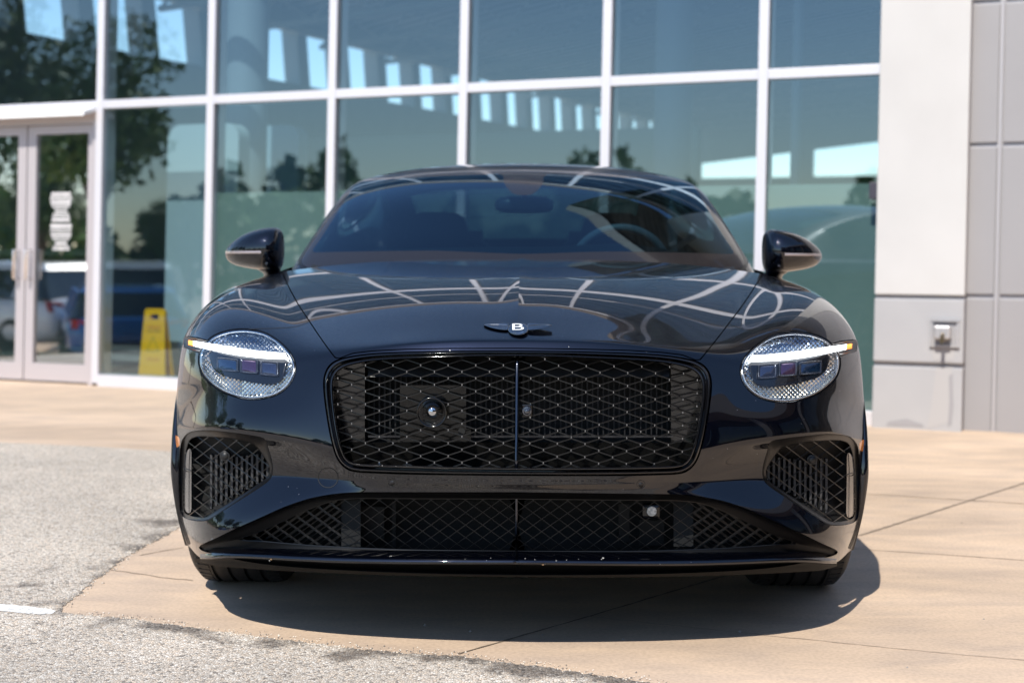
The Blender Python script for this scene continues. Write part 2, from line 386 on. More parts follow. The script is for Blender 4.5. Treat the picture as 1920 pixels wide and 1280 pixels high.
def offs(poly, d):
    P = np.asarray(poly, float); a = np.roll(P, 1, 0); b = np.roll(P, -1, 0); t = b-a
    n = np.stack([t[:, 1], -t[:, 0]], 1); n /= (np.linalg.norm(n, axis=1, keepdims=True)+1e-9)
    ar = .5*np.sum(P[:, 0]*np.roll(P[:, 1], -1)-np.roll(P[:, 0], -1)*P[:, 1])
    return P+n*(d if ar > 0 else -d)
def loft(curves, name, m, parent, closed=True, mirror=True, smooth=True, auto=None, label=None, left=None):
    mb = MB(); n = len(curves[0]); mirror = left is None; V = []
    for c in curves:
        for q in c: V.append(on_body(q[0], q[1], q[2]))
    Fc = []
    for i in range(len(curves)-1):
        for k in range(n if closed else n-1):
            k2 = (k+1) % n; Fc.append((i*n+k, i*n+k2, (i+1)*n+k2, (i+1)*n+k))
    if left is False: V = [(-x, y, z) for x, y, z in V]; Fc = [f[::-1] for f in Fc]
    mb.add(V, Fc); return mb.build(name, m, parent, smooth, mirror=mirror, auto=auto, label=label)
def C3(poly, off): poly = np.asarray(poly, float); return np.column_stack([poly[:, :2], np.full(len(poly), off)])

# traced outlines (pixels of the photograph, left half of the car)
SHUT = [(525,488),(527,505),(534,522),(545,545),(560,572),(576,596),(592,620),(610,646),(628,670)]
OVAL = smooth_poly([(464,618.6),(496,625),(522.5,641),(542,661),(552,683),(550,704.5),(538,724),(519,738),(496,745),(469,747),(443,742.5),(416,732),(395,717),(381,701),(374.6,683),(375,664),(381,652),(393,637),(409,627),(434,620)], 120)
TIP = [(345,632),(352.5,630.5),(372,633),(395,640),(395,655),(373,661),(345,651)]
G_OUT = [(985,656.5),(900,656.6),(850,657),(760,659),(700,662),(660,667),(634,673),(618,683),(609,698),(605.5,720),(609,760),(617,810),(626,846),(634,864),(646,877),(662,884),(700,887),(800,890),(985,892)]
G_IN = [(985,668),(900,668.3),(850,670),(760,673),(700,677),(662,684),(641,692),(629,705),(625,725),(628,770),(636,820),(645,848),(653,861),(670,868),(740,871),(850,874),(985,876)]
INT = smooth_poly([(353.7,826),(363,819),(379,816.7),(405,818.5),(432,821),(464,827.4),(478.6,833.5),(493,851),(505,871),(506,885),(499,897.5),(472.5,916),(432,942),(399,962.5),(387,969.6),(371,970.6),(350.6,965.5),(343.5,956),(342.5,932),(343.5,891),(346.5,851)], 130)
INT_OUT = smooth_poly([(338,838),(344,820),(358,809),(391,806),(432,810),(472,815.5),(496,822),(504,842),(511,868),(511.5,886),(504,901),(476,921),(435,947),(402,968),(389,975),(371,976.5),(348,971.5),(338.5,960),(336,930),(335.5,880)], 130)
L_OUT = [(985,922),(780,922),(700,922),(660,922.5),(628,925),(600,929.5),(574,935.5),(533,949.5),(487,970),(440,991),(405,1008),(377,1021),(373,1028),(385,1034),(400,1037),(430,1040),(500,1043),(700,1045),(985,1046)]
L_IN = [(985,934.5),(800,934),(700,933.5),(660,934),(628,937.5),(600,946),(562,961),(533,975),(487,996),(447,1011),(490,1014),(540,1018.5),(600,1023),(700,1028),(800,1031),(985,1033)]
# hood region: everything inside the shut line
HOOD = [(1100,400),(520,400)]+SHUT+[(636,671.5),(662,661.8),(700,657.5),(760,654.5),(850,653),(1100,652.3)]
gapw = 1.5
sH = sdf(HOOD, fpx, fpy); sH = np.where(vis | (front.P[:, 0] > -.86), sH, 50)
sH = np.where((front.P[:, 1] > .9) & (np.abs(front.P[:, 0]) > .86), np.maximum(sH, 5), sH)
hood_s = trim(front, sH+gapw*.7)
surf_obj('hood', hood_s, paint, car, lip=.02)
body_s = trim(front, -(sH-gapw*.7))
def cut(S, poly, g=0.0):
    x, y = S.pix(); s = sdf(poly, x, y)
    ok = ((CAM-S.P)*S.N).sum(1) > -.3
    return trim(S, np.where(ok, -(s-g), -50))
OV_CUT = offs(OVAL, 3.0)
body_s = cut(body_s, OV_CUT); body_s = cut(body_s, TIP, .8)
body_s = cut(body_s, smooth_poly(G_OUT, 200, closed=False)); body_s = cut(body_s, INT_OUT); body_s = cut(body_s, smooth_poly(L_OUT, 260, closed=False).tolist())
surf_obj('body_panel', body_s, paint, car, lip=.018)
def patch(poly, name, m, parent, off=.0015, mirror=True, left=None, lip=0.0, label=None, closed=True, width=None):
    s = sdf(poly, fpx, fpy, closed=closed)
    if not closed: s = s-width
    s = np.where(vis, s, 50)
    T = trim(front, s); return surf_obj(name, T, m, parent, mirror, left, lip=lip, off=off, label=label)

# --- grille surround: two beads with a groove
NN_ = 170
go, gi = smooth_poly(G_OUT, NN_, False), smooth_poly(G_IN, NN_, False)
cur = []
for s_, o_ in [(.04,.016),(.10,.012),(.13,.003),(.16,-.002),(.20,-.0055),(.26,-.0075),(.32,-.0075),(.38,-.0055),(.42,-.002),(.45,.003),(.47,.010),(.54,.012),(.60,.012),(.62,.005),(.65,.001),(.70,-.0025),(.76,-.004),(.82,-.004),(.88,-.002),(.93,.002),(.96,.008),(1.0,.02),(1.0,.075)]:
    cur.append(C3(go*(1-s_)+gi*s_, o_))
grille = loft(cur, 'grille', gloss, car, closed=False, auto=50)

def wires(segs, poly, off, name, m, parent, r=.0012, both=True, mirror=True, closed=True, left=True):
    """wire lattice: straight pieces in the plane of the opening, clipped by its outline"""
    mb = MB(); P = np.asarray(poly, float)
    for a, b in segs:
        a = np.array(a, float); b = np.array(b, float); L = np.hypot(*(b-a)); n = max(2, int(L/1.0)+1)
        t = np.linspace(0, 1, n); x = a[0]+(b[0]-a[0])*t; y = a[1]+(b[1]-a[1])*t
        ins = sdf(P, x, y) < 0
        i = 0
        while i < n:
            if ins[i]:
                j = i
                while j+1 < n and ins[j+1]: j += 1
                if j > i:
                    k = max(2, int((j-i)/9)+1); pts = [on_body(x[int(q)], y[int(q)], off) for q in np.linspace(i, j, k)]
                    mb.tube(pts, r, 4, flatY=1.0)
                i = j+1
            else: i += 1
    if mirror and left and parent is not None and not isinstance(parent.get('side'), int):
        m2 = MB(); m2.V = [(-x, y, z) for x, y, z in mb.V]; m2.F = [f[::-1] for f in mb.F]
        if name in ('wire_mesh', 'mesh_web', 'duct_lattice') and both: m2.build(name, m, parent)
        return mb.build(name, m, parent)
    if not left:
        mb.V = [(-x, y, z) for x, y, z in mb.V]; mb.F = [f[::-1] for f in mb.F]
    return mb.build(name, m, parent, smooth=False)
segs = []
for row in range(0, 19):
    y = 660.2+12.15*row
    odd = row % 2 == 0      # row 0 -> odd multiples
    for k in range(-1, 16):
        if (k % 2 != 0) != odd: continue
        x = 969.6-25.85*k
        segs.append(((x, y-1.9), (x, y+1.9)))
        for sx in (-1, 1): segs.append(((x, y+1.9), (x+sx*25.85, y+12.15-1.9)))
clipG = [p for p in G_IN]; clipG[0] = (969.6, 668); clipG[-1] = (969.6, 876)
wires(segs, clipG, .030, 'wire_mesh', wirem, grille, r=.0015)
wires([((a[0]+.0, a[1]+.9), (b[0], b[1]+.9)) for a, b in segs], clipG, .036, 'mesh_web', matte, grille, r=.0014)
# bright metal bits added at the lattice nodes to make glints
mb = MB()
gsm = smooth_poly(G_IN, 150, False)
for a, b in segs:
    if a[0] == b[0] and sdf(np.vstack([gsm, [[969.6, 760]]]), np.array([a[0]]), np.array([a[1]+1.9]))[0] < -3:
        p = on_body(a[0], a[1]+1.9, .028); mb.box(p[0]-.0011, p[0]+.0011, p[1]-.0012, p[1]+.0012, p[2]-.0026, p[2]+.0026)
jm_ = mat('glint metal', (.30,.31,.33), .10, 1.0)
for ob_ in [c for c in grille.children if c.name.startswith('wire_mesh')]:      # the glint bits go into the lattice mesh
    s_ = -1 if np.mean([v.co.x for v in ob_.data.vertices]) > 0 else 1
    V0 = [v.co[:] for v in ob_.data.vertices]; F0 = [tuple(p.vertices) for p in ob_.data.polygons]; k0_ = len(V0)
    V1 = [(s_*x, y, z) for x, y, z in mb.V]; F1 = [tuple(i+k0_ for i in (f if s_ > 0 else f[::-1])) for f in mb.F]
    me2 = bpy.data.meshes.new('wire_mesh'); me2.from_pydata(V0+V1, [], F0+F1); me2.materials.append(wirem); me2.materials.append(jm_)
    me2.polygons.foreach_set('material_index', [0]*len(F0)+[1]*len(F1)); me2.update(); ob_.data = me2
# centre bar
mb = MB(); pts = [on_body(969.9, y, .012) for y in np.linspace(668, 877, 14)]
for p in pts: p[0] = 0
mb.tube(pts, .0046, 8); mb.build('grille_bar', mat('bar chrome', (.07,.075,.09), .14, 1.0), grille, smooth=True)
# dark cavity behind the grille
def cavity(name, poly_half, d0, d1, m, parent, xmid=970.0, floor_m=None):
    q = smooth_poly(poly_half, 80, False); mb = MB(); V = []
    for o in (d0, d1):
        for p in q: V.append(on_body(p[0], p[1], o) if o == d0 else at_Y(p[0], p[1], d1))
    n = len(q); Fc = [(i, i+1, n+i+1, n+i) for i in range(n-1)]
    mb.add(V, Fc); c = np.mean([V[n+i] for i in range(n)], 0); cc = at_Y(xmid, c[2]*0+proj(c)[1], d1); cc[0] = 0
    mb.add([V[n+i] for i in range(n)]+[cc], [(i, i+1, n) for i in range(n-1)])
    return mb.build(name, m, parent, mirror=True)
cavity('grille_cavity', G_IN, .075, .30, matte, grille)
mb = MB()
def panel(mb, x0, y0, x1, y1, Y, dY=0.0, th=.004, x2=None):
    """upright plate seen between those pixel bounds, at depth Y (its lower edge dY further forward)"""
    a, b, c, d = at_Y(x0, y0, Y), at_Y(x1, y0, Y), at_Y(x1, y1, Y-dY), at_Y(x0, y1, Y-dY)
    V = [a, b, c, d]+[v+np.array([0, th, 0]) for v in (a, b, c, d)]
    mb.add(V, [(0,1,2,3),(4,7,6,5),(0,4,5,1),(1,5,6,2),(2,6,7,3),(3,7,4,0)])
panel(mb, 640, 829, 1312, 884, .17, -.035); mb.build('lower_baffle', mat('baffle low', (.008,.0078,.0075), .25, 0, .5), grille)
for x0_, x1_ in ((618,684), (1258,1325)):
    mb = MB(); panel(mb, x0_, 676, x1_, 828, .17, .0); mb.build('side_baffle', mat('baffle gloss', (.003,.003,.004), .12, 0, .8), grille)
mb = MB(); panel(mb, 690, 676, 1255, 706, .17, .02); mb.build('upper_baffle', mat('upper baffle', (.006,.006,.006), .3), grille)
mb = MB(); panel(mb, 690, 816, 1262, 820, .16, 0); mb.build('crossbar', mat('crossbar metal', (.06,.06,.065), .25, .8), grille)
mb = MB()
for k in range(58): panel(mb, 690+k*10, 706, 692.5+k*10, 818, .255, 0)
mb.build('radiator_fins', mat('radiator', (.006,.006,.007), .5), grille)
mb = MB(); panel(mb, 750, 722, 874, 828, .10, .0); panel(mb, 874, 803, 883, 828, .10, 0)
plate = mb.build('radar_plate', mat('radar plate', (.003,.003,.003), .12, 0, .4), grille)
c = at_Y(812, 769, .10); ax = np.array([0, -1.0, 0])
mb = MB(); mb.lathe(c, ax, [(.030,0),(.031,.02),(.0365,.038),(.039,.047),(.0385,.051),(.036,.052),(.033,.047),(.025,.030),(.016,.026)], 40)
rad = mb.build('sensor_housing', mat('sensor gloss', (.002,.002,.002), .16, 0, .4, .3), grille, smooth=True)
mb = MB(); mb.lathe(c+ax*.026, ax, [(.0155,0),(.0145,.006),(.011,.010),(.006,.012),(.0005,.0125)], 28); mb.build('lens', mat('lens dome', (.5,.5,.52), .06, 1.0), rad, smooth=True)
c = at_Y(865.5, 808, .098); mb = MB(); mb.lathe(c, ax, [(.009,0),(.009,.003),(.0001,.003)], 20); mb.build('bolt_hole', matte, grille)
c = at_Y(988, 770, .06); mb = MB(); mb.box(c[0]-.014, c[0]+.014, c[1], c[1]+.03, c[2]-.017, c[2]+.017)
cm = mb.build('camera_pod', mat('sensor gloss'), grille, bevel=.004)
mb = MB(); mb.lathe(c, ax, [(.0125,0),(.0125,.008),(.010,.012),(.0085,.010),(.0075,.013),(.004,.0155),(.0003,.016)], 28); mb.build('lens', mat('lens glass', (.02,.022,.03), .03, 0, .8, 1), cm, smooth=True)

# --- lower intake
def two_part(P, k, n1, n2): return np.vstack([smooth_poly(P[:k+1], n1, False), smooth_poly(P[k:], n2, False)[1:]])
lo = two_part(L_OUT, L_OUT.index((373,1028)), 110, 90); li = two_part(L_IN, L_IN.index((447,1011)), 110, 90)
cav = [C3(lo, .012), C3(lo*.9+li*.1, .030), C3(lo*.5+li*.5, .045), C3(li, .052), C3(li, .056)]
low = loft(cav, 'lower_grille', mat('intake surround', (.0025,.0025,.003), .45, 0, .25), car, closed=False, auto=40)
clipL = smooth_poly(L_IN, 240, False)
clipL = clipL[clipL[:, 0] < 969.6].tolist(); clipL = [(969.6, 934.5)]+clipL+[(969.6, 1033)]
segs2 = []
for k in range(-40, 42):
    x = 969.6-32.3*k; segs2.append(((x-400*1, 937.2+400*.722), (x+60, 937.2-60*.722))); segs2.append(((x+400, 937.2+400*.722), (x-60, 937.2-60*.722)))
wires(segs2, clipL, .058, 'wire_mesh', wirem, low, r=.0010)
mb = MB(); e = smooth_poly(L_IN, 150, False); mb.tube([on_body(p[0], p[1], .053) for p in e], .0016, 5); mb.build('mesh_frame', wirem, low, mirror=True)
mb = MB(); pts = [on_body(969.9, y, .05) for y in np.linspace(934, 1034, 8)]
for p in pts: p[0] = 0
mb.tube(pts, .0028, 6); mb.build('grille_bar', mat('bar chrome'), low)
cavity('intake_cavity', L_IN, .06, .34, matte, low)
# ribbed ducts at the ends of the lower opening
clipD = [(min(p[0], 640), p[1]) for p in clipL]
wires([((p[0]+8, p[1]+7), (q[0]+8, q[1]+7)) for p, q in segs2], clipD, .085, 'duct_lattice', mat('duct rib', (.0025,.0025,.003), .5), low, r=.0042)
mb = MB(); panel(mb, 640, 936, 676, 1024, .19, .02); mb.build('duct_panel', dgrey, low); mb = MB(); panel(mb, 1263, 936, 1300, 1024, .19, .02); mb.build('duct_panel', dgrey, low)
for q_ in ((676,950,720,1010,.26), (735,940,742,1024,.26), (1160,945,1180,1015,.24), (1200,975,1245,1022,.24)):
    mb = MB(); panel(mb, *q_[:4], q_[4], 0); mb.build('bracket', mat('bracket', (.004,.004,.0045), .5, 0, .3), low)
c = on_body(1221.5-0, 958.5) if False else None
c = at_Y(1221, 958, .115)
mb = MB(); mb.box(c[0]-.024, c[0]+.024, c[1], c[1]+.03, c[2]-.020, c[2]+.018); fl = mb.build('sensor_housing', mat('sensor gloss'), low, bevel=.008)
mb = MB(); mb.lathe(c+np.array([.001,-.003,.001]), ax, [(.0125,0),(.0125,.004),(.0115,.005),(.0001,.006)], 28); mb.build('lens', noise_mix(mat('sensor cap', (.5,.5,.47)), 220, (.30,.29,.26), (.62,.60,.55)), fl, smooth=False)

# --- side intakes, one assembly per side
def ring_pts(c, r, n=32, sq=1.0): return [(c[0]+r*math.cos(2*math.pi*k/n), c[1]+sq*r*math.sin(2*math.pi*k/n)) for k in range(n)]
slat_m = mat('slat grey', (.045,.044,.046), .45)
for left in (True, False):
    kw = dict(left=left)
    # align the two outlines by angle
    cen = INT.mean(0)
    def byang(P, n=130):
        a = np.arctan2(P[:, 1]-cen[1], P[:, 0]-cen[0]); o = np.argsort(a); aa = a[o]; rr = P[o]
        aa = np.concatenate([aa-2*math.pi, aa, aa+2*math.pi]); rr = np.vstack([rr]*3); t = np.linspace(-math.pi, math.pi, n, endpoint=False)
        return np.stack([np.interp(t, aa, rr[:, 0]), np.interp(t, aa, rr[:, 1])], 1)
    A, B = byang(INT_OUT), byang(INT)
    si = loft([C3(A, .010), C3(A*.9+B*.1, .018), C3(A*.5+B*.5, .026), C3(A*.1+B*.9, .030), C3(B, .030), C3(offs(B, -1.2), .034), C3(offs(B, -1.5), .09)], 'side_intake', mat('intake frame', (.004,.004,.0045), .3), car, mirror=True, auto=45, **kw)
    s3 = []
    for k in range(-20, 30):
        x = 350+31*k; s3.append(((x-300, 826+300*.77), (x+40, 826-40*.77))); s3.append(((x+300, 826+300*.77), (x-40, 826-40*.77)))
    wires(s3, [tuple(p) for p in B if True], .034, 'wire_mesh', mat('intake wire', (.010,.010,.011), .3, 0, .4, .2), si, r=.0017, left=left, both=False)
    sg = 1 if left else -1
    mb = MB()
    for k in range(12):
        x = 396+k*9.6; y0 = 862-k*1.2; y1 = 960-max(0, (x-396))*.62
        if k < 3: y0 = 852
        a = on_body(x, y0, .075); b = on_body(x, y1, .075)
        mb.box(sg*(a[0]-.003) if left else -(a[0]+.003), sg*(a[0]+.003) if left else -(a[0]-.003), a[1], a[1]+.02, b[2], a[2])
    mb.build('slat', slat_m, si)
    mb = MB(); V = [on_body(p[0], p[1], .13) for p in B]; V = [(sg*v[0], v[1], v[2]) for v in V]; cc = np.mean(V, 0); V.append(cc)
    mb.add(V, [(i, (i+1) % 130, 130) for i in range(130)]); mb.build('duct_back', matte, si)
    c = on_body(424, 853, .05); c[0] *= sg
    mb = MB(); mb.lathe(c, ax, [(.0145,0),(.0145,.014),(.0125,.018),(.0105,.016),(.009,.018),(.0075,.0195),(.0001,.020)], 30)
    ps = mb.build('parking_sensor', satin, si, smooth=True)
    # upright reflector lamp at the outer end
    ys_l = np.concatenate([[841,842.5,845], np.linspace(849, 953, 14), [957,959.5,961]])
    def lx(y, e): 
        tp_ = min(1.0, max(.05, math.sqrt(max(0, 1-max(0, (852-y)/11.5, (y-950)/11.5)**2)))); l_ = 345.2+max(0, (875-y)*.13); r_ = 359.6; m_ = (l_*.35+r_*.65); return m_+(l_-m_)*tp_*(1-e)+(r_-m_)*tp_*e if e <= 1 else 0
    la = loft([np.array([(lx(y, e_), y, o_) for y in ys_l]) for e_, o_ in ((0,.027),(.03,.019),(.15,.016),(.4,.0145),(.6,.0145),(.62,.0175),(.72,.0175),(.74,.0145),(.95,.016),(1,.027))], 'marker_lamp', mat('lamp lens grey', (.05,.048,.05), .2, .3, .5, .6), si, closed=False, smooth=False, **kw)
    lb = loft([C3(smooth_poly([(343.5,877),(352,879),(358,881),(358,884),(350,884),(343.5,881)], 24), .010), C3(smooth_poly([(345,878),(352,880),(357,881.5),(357,883),(350,883),(345,880.5)], 24), .008)], 'lamp_clip', satin, si, mirror=True, **kw)

# --- small items let into the skin
def disc_seam(c, r, w_, left, name='seam'):
    n = 48; a = C3(ring_pts(c, r+w_, n), -.0006); b = C3(ring_pts(c, r-w_, n), -.0006)
    return loft([a, b], name, matte, car, mirror=True, left=left)
disc_seam((615, 895), 18.5, .7, True, 'tow_cover_seam')
for left in (True, False):
    s1 = loft([C3(ring_pts((735, 904.5), 8.2, 32), -.0005), C3(ring_pts((735, 904.5), 7.2, 32), -.001), C3(ring_pts((735, 904.5), 6.6, 32), .002), C3(ring_pts((735, 905.5), 5.6, 32), .001), C3(ring_pts((735, 905.5), 3, 32), -.003), C3(ring_pts((735, 905.5), .2, 32), -.004)], 'parking_sensor', satin, car, mirror=True, left=left)
amb = mat('amber lens', (.75,.26,.06), .12, 0, .5, 1)
AM = smooth_poly([(323.5,820),(325,815.5),(331,816),(336.5,821.5),(337,834),(332,838.5),(325.5,837),(323,830)], 40)
for left in (True, False):
    o = loft([C3(AM, .0005), C3(offs(AM, -1.2), -.001), C3(offs(AM, -4), -.0016), C3(np.tile(AM.mean(0), (40, 1))+(AM-AM.mean(0))*.05, -.002)], 'side_marker', amb, car, mirror=True, left=left)
# seam between bumper skin and wing
sm_ = smooth_poly([(466,617.2),(487,616),(505,615.5),(532,614.5),(556,612),(572,606.5),(580,603)], 50, False)
for left in (True, False): loft([C3(sm_-[0,.5], -.0008), C3(sm_+[0,.5], -.0008)], 'bumper_seam', matte, car, closed=False, left=left)

# --- headlights
oc = OVAL.mean(0)
def inner(P, d): return offs(P, -d)
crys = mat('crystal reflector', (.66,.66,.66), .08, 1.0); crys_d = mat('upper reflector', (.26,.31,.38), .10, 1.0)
hl_glass = glassy('headlight cover', (.93,.94,.96), (.9,.95,1), .035)
drl = mat('running light', (1,1,1), .4, emit=(.93,.97,1), es=3.6)
ambe = mat('amber lamp', (1,.45,.1), .4, emit=(1,.24,.01), es=1.3)
mod_glass = mat('projector glass', (.012,.010,.022), .03, 0, 1.0, 1)
DRL_T = np.array([(353,637.5),(372,640.5),(395,644),(434,650.5),(460,654.5),(487,657.8),(510,660),(534,661.5)])
DRL_B = np.array([(353,646.5),(372,650.5),(395,656),(434,664),(460,668),(487,671),(510,672.5),(541,673.5)])
for left in (True, False):
    kw = dict(mirror=True, left=left); sg = 1 if left else -1
    hl = loft([C3(OV_CUT, .014), C3(offs(OVAL, 2.6), .006), C3(offs(OVAL, 1.2), .004), C3(OVAL, .006)], 'headlight', gloss, car, auto=50, **kw)
    loft([C3(inner(OVAL, .2), .008), C3(inner(OVAL, 1.2), .0045), C3(inner(OVAL, 2.4), .0042), C3(inner(OVAL, 3.6), .006), C3(inner(OVAL, 5), .016), C3(inner(OVAL, 6), .030)], 'chrome_ring', mat('chrome ring', (.72,.72,.71), .14, 1.0), hl, **kw)
    # faceted crystal bowl
    mb = MB(); mb_d = MB(); mb_l = MB()
    def facet(x, y, p, q, off, mb):
        c0 = [(x-p, y), (x, y-q), (x+p, y), (x, y+q)]
        V = [on_body(a, b, off) for a, b in c0]+[on_body(x, y, off-.0075)]
        V = [(sg*v[0], v[1], v[2]) for v in V]; mb.add(V, [(0,1,4),(1,2,4),(2,3,4),(3,0,4)] if left else [(1,0,4),(2,1,4),(3,2,4),(0,3,4)])
    ix = inner(OVAL, 5.5)
    for j in range(-2, 34):
        for i in range(0, 26):
            x = 376+i*8.2+(j % 2)*4.1; y = 616+j*4.1
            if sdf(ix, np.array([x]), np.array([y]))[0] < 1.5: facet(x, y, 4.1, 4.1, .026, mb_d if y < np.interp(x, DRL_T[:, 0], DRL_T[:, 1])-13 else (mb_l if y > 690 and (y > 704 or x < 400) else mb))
    mb.build('crystal_reflector', crys, hl); mb_l.build('lower_reflector', mat('lower reflector', (.85,.83,.77), .10, 1.0), hl); mb_d.build('upper_reflector', crys_d, hl)  # lower facets coloured cream for the ground they would mirror
    # dark projector window
    WIN = smooth_poly([(392,662),(394,676),(398,688),(406,697),(420,704.5),(452,713),(480,718),(505,720.4),(522,717),(531,707),(535,692),(536,674),(500,668),(450,663),(410,657)], 90)
    loft([C3(WIN, .026), C3(WIN, .018), C3(offs(WIN, -1), .016)]+[C3(WIN.mean(0)+(WIN-WIN.mean(0))*q, .017) for q in (.93,.85,.75,.65,.55,.45,.35,.25,.15,.03)], 'projector_window', mat('lamp inner', (.006,.007,.010), .12), hl, **kw)
    for (x0, y0, x1, y1, sk, gt) in ((406,670,446,697,3,(.015,.05,.12)), (450.5,671.5,483,700.5,2,(.10,.04,.10)), (488,676.5,521,705,2,(.05,.06,.11))):
        def rr(g): return smooth_poly([(x0+g+3,y0+g),(x1-g-3,y0+g+sk),(x1-g,y0+g+3+sk),(x1-g,y1-g-3),(x1-g-3,y1-g),(x0+g+3,y1-g-sk),(x0+g,y1-g-3-sk),(x0+g,y0+g+3)], 40)
        P0, P1, P2 = rr(0), rr(1.6), rr(3.2)
        pm = loft([C3(P0, .018), C3(P0, .012), C3(rr(.8), .0105), C3(P1, .012), C3(P2, .0145)], 'projector', mat('projector bezel', (.045,.05,.065), .2, .6), hl, **kw)
        ctr = P2.mean(0)
        loft([C3(P2, .0145), C3(ctr+(P2-ctr)*.8, .0128), C3(ctr+(P2-ctr)*.5, .0118), C3(ctr+(P2-ctr)*.02, .0115)], 'projector_lens', mat('projector glass %.2f' % gt[0], gt, .05, .75, 1.0, 1), pm, **kw)
    # light blade with its bezel reaching round the wing
    n = 40; tt = np.linspace(0, 1, n)
    T = smooth_poly(DRL_T, n, False); Bm = smooth_poly(DRL_B, n, False)
    k0 = 2
    loft([C3(T[k0:], .012), C3(T[k0:]*.97+Bm[k0:]*.03, .0022), C3((T+Bm)[k0:]/2, .0008), C3(T[k0:]*.03+Bm[k0:]*.97, .0022), C3(Bm[k0:], .012)], 'running_light', drl, hl, closed=False, **kw)
    loft([C3(T[:k0+1], .012), C3(T[:k0+1]*.97+Bm[:k0+1]*.03, .0012), C3((T+Bm)[:k0+1]/2, .0), C3(T[:k0+1]*.03+Bm[:k0+1]*.97, .0012), C3(Bm[:k0+1], .012)], 'turn_signal', ambe, hl, closed=False, **kw)
    tp = smooth_poly([(345.5,632.5),(352.5,631.3),(372,634),(396,641),(396,655),(373,660),(345.5,650.5)], 60)
    ct = tp.mean(0)
    loft([C3(offs(tp, .6), .012), C3(offs(tp, .3), .004), C3(offs(tp, -1.0), .003), C3(offs(tp, -2.5), .012)]+[C3(ct+(tp-ct)*q, .018) for q in (.75,.6,.45,.3,.15,.03)], 'lamp_bezel', mat('bezel dark', (.006,.006,.007), .3, 0, .4), hl, **kw)
    T_ = trim(front, np.where(vis, sdf(inner(OVAL, 1.0), fpx, fpy), 50)); surf_obj('cover_glass', T_, hl_glass, hl, left=left, off=.0008, mirror=True)

# --- front splitter
SP = np.array([(368,1031,1038,1046,1050,.03),(376,1028.5,1036,1047,1052,.01),(388,1025.5,1032,1047.5,1056,.0),(404,1024.5,1030.5,1047,1061,-.005),(434,1024.3,1033,1044,1063,-.01),(487,1026,1038.5,1046.5,1067,-.01),(558,1028,1044.5,1051,1071,-.01),(646,1030,1047.5,1055,1075,-.01),(740,1031,1049,1056.5,1078,-.01),(850,1032,1050,1057,1080,-.01),(985,1032.5,1050.3,1057.3,1081,-.01)])
SY = np.interp
def soft(x, xs_, ys_):      # rounded interpolation along the lip
    w_ = min(38.0, max(0.0, (x-375)*.45)); q = [x+w_*k/5 for k in range(-5, 6)]; q = [v if v < 971 else 1942-v for v in q]
    return float(np.mean(np.interp(q, xs_, ys_)))
def spY(x): return soft(x, [368,376,388,404,434,487,558,646,740,850,985], [.40,.345,.285,.235,.175,.115,.075,.045,.022,.008,.0])
n = 120; xs = np.concatenate([np.linspace(375, 440, 50, endpoint=False), np.linspace(440, 985, 70)])
rowsP = []
for kind, frac, dy in [('T',0,.065),('TB',.04,.048),('TB',.22,.033),('TB',.40,.0195),('TB',.56,.0095),('TB',.70,.0035),('TB',.82,.0004),('TB',.92,.0002),('B',0,.003),('B',0,.012),('BA',.15,.03),('BA',.5,.045),('A',0,.055),('A',0,.12)]:
    r_ = []
    for x in xs:
        T, H, B, A = [soft(x, SP[:, 0], SP[:, k]) for k in (1, 2, 3, 4)]
        y = {'T': T, 'H': H, 'B': B, 'A': A, 'TB': T*(1-frac)+B*frac, 'HB': H*(1-frac)+B*frac, 'BA': B*(1-frac)+A*frac}[kind]
        p = at_Y(x, y, spY(x)+dy)
        if p[0] > -.005: p[0] = 0
        r_.append(p)
    rowsP.append(r_)
mb = MB(); V = [p for r_ in rowsP for p in r_]; n = len(xs)
mb.add(V[:9*n], [(i*n+k, i*n+k+1, (i+1)*n+k+1, (i+1)*n+k) for i in range(8) for k in range(n-1)])
spl = mb.build('splitter', paint, car, smooth=True, mirror=True)
mb = MB(); mb.add(V[8*n:], [(i*n+k, i*n+k+1, (i+1)*n+k+1, (i+1)*n+k) for i in range(5) for k in range(n-1)])
mb.build('underbody_lip', mat('undertray black', (.003,.003,.003), .6, 0, .2), spl, smooth=True, mirror=True)
mb = MB(); tx = np.linspace(375, 985, 40); V = []
for x in tx:
    p = at_Y(x, 1040, spY(x)+.02); q = min(p[0], 0); V += [(q, p[1], .212), (q, .56, .212)]
V += [(-x, y, z) for x, y, z in V]
mb.add(V, [(2*i+o, 2*i+2+o, 2*i+3+o, 2*i+1+o) for i in range(39) for o in (0, 80)]); mb.build('undertray', mat('undertray black'), spl)  # tray added to stop light leaking between splitter and body
mb = MB(); mb.box(-.70, .70, .45, 4.4, .17, .235); mb.build('underbody', matte, car)
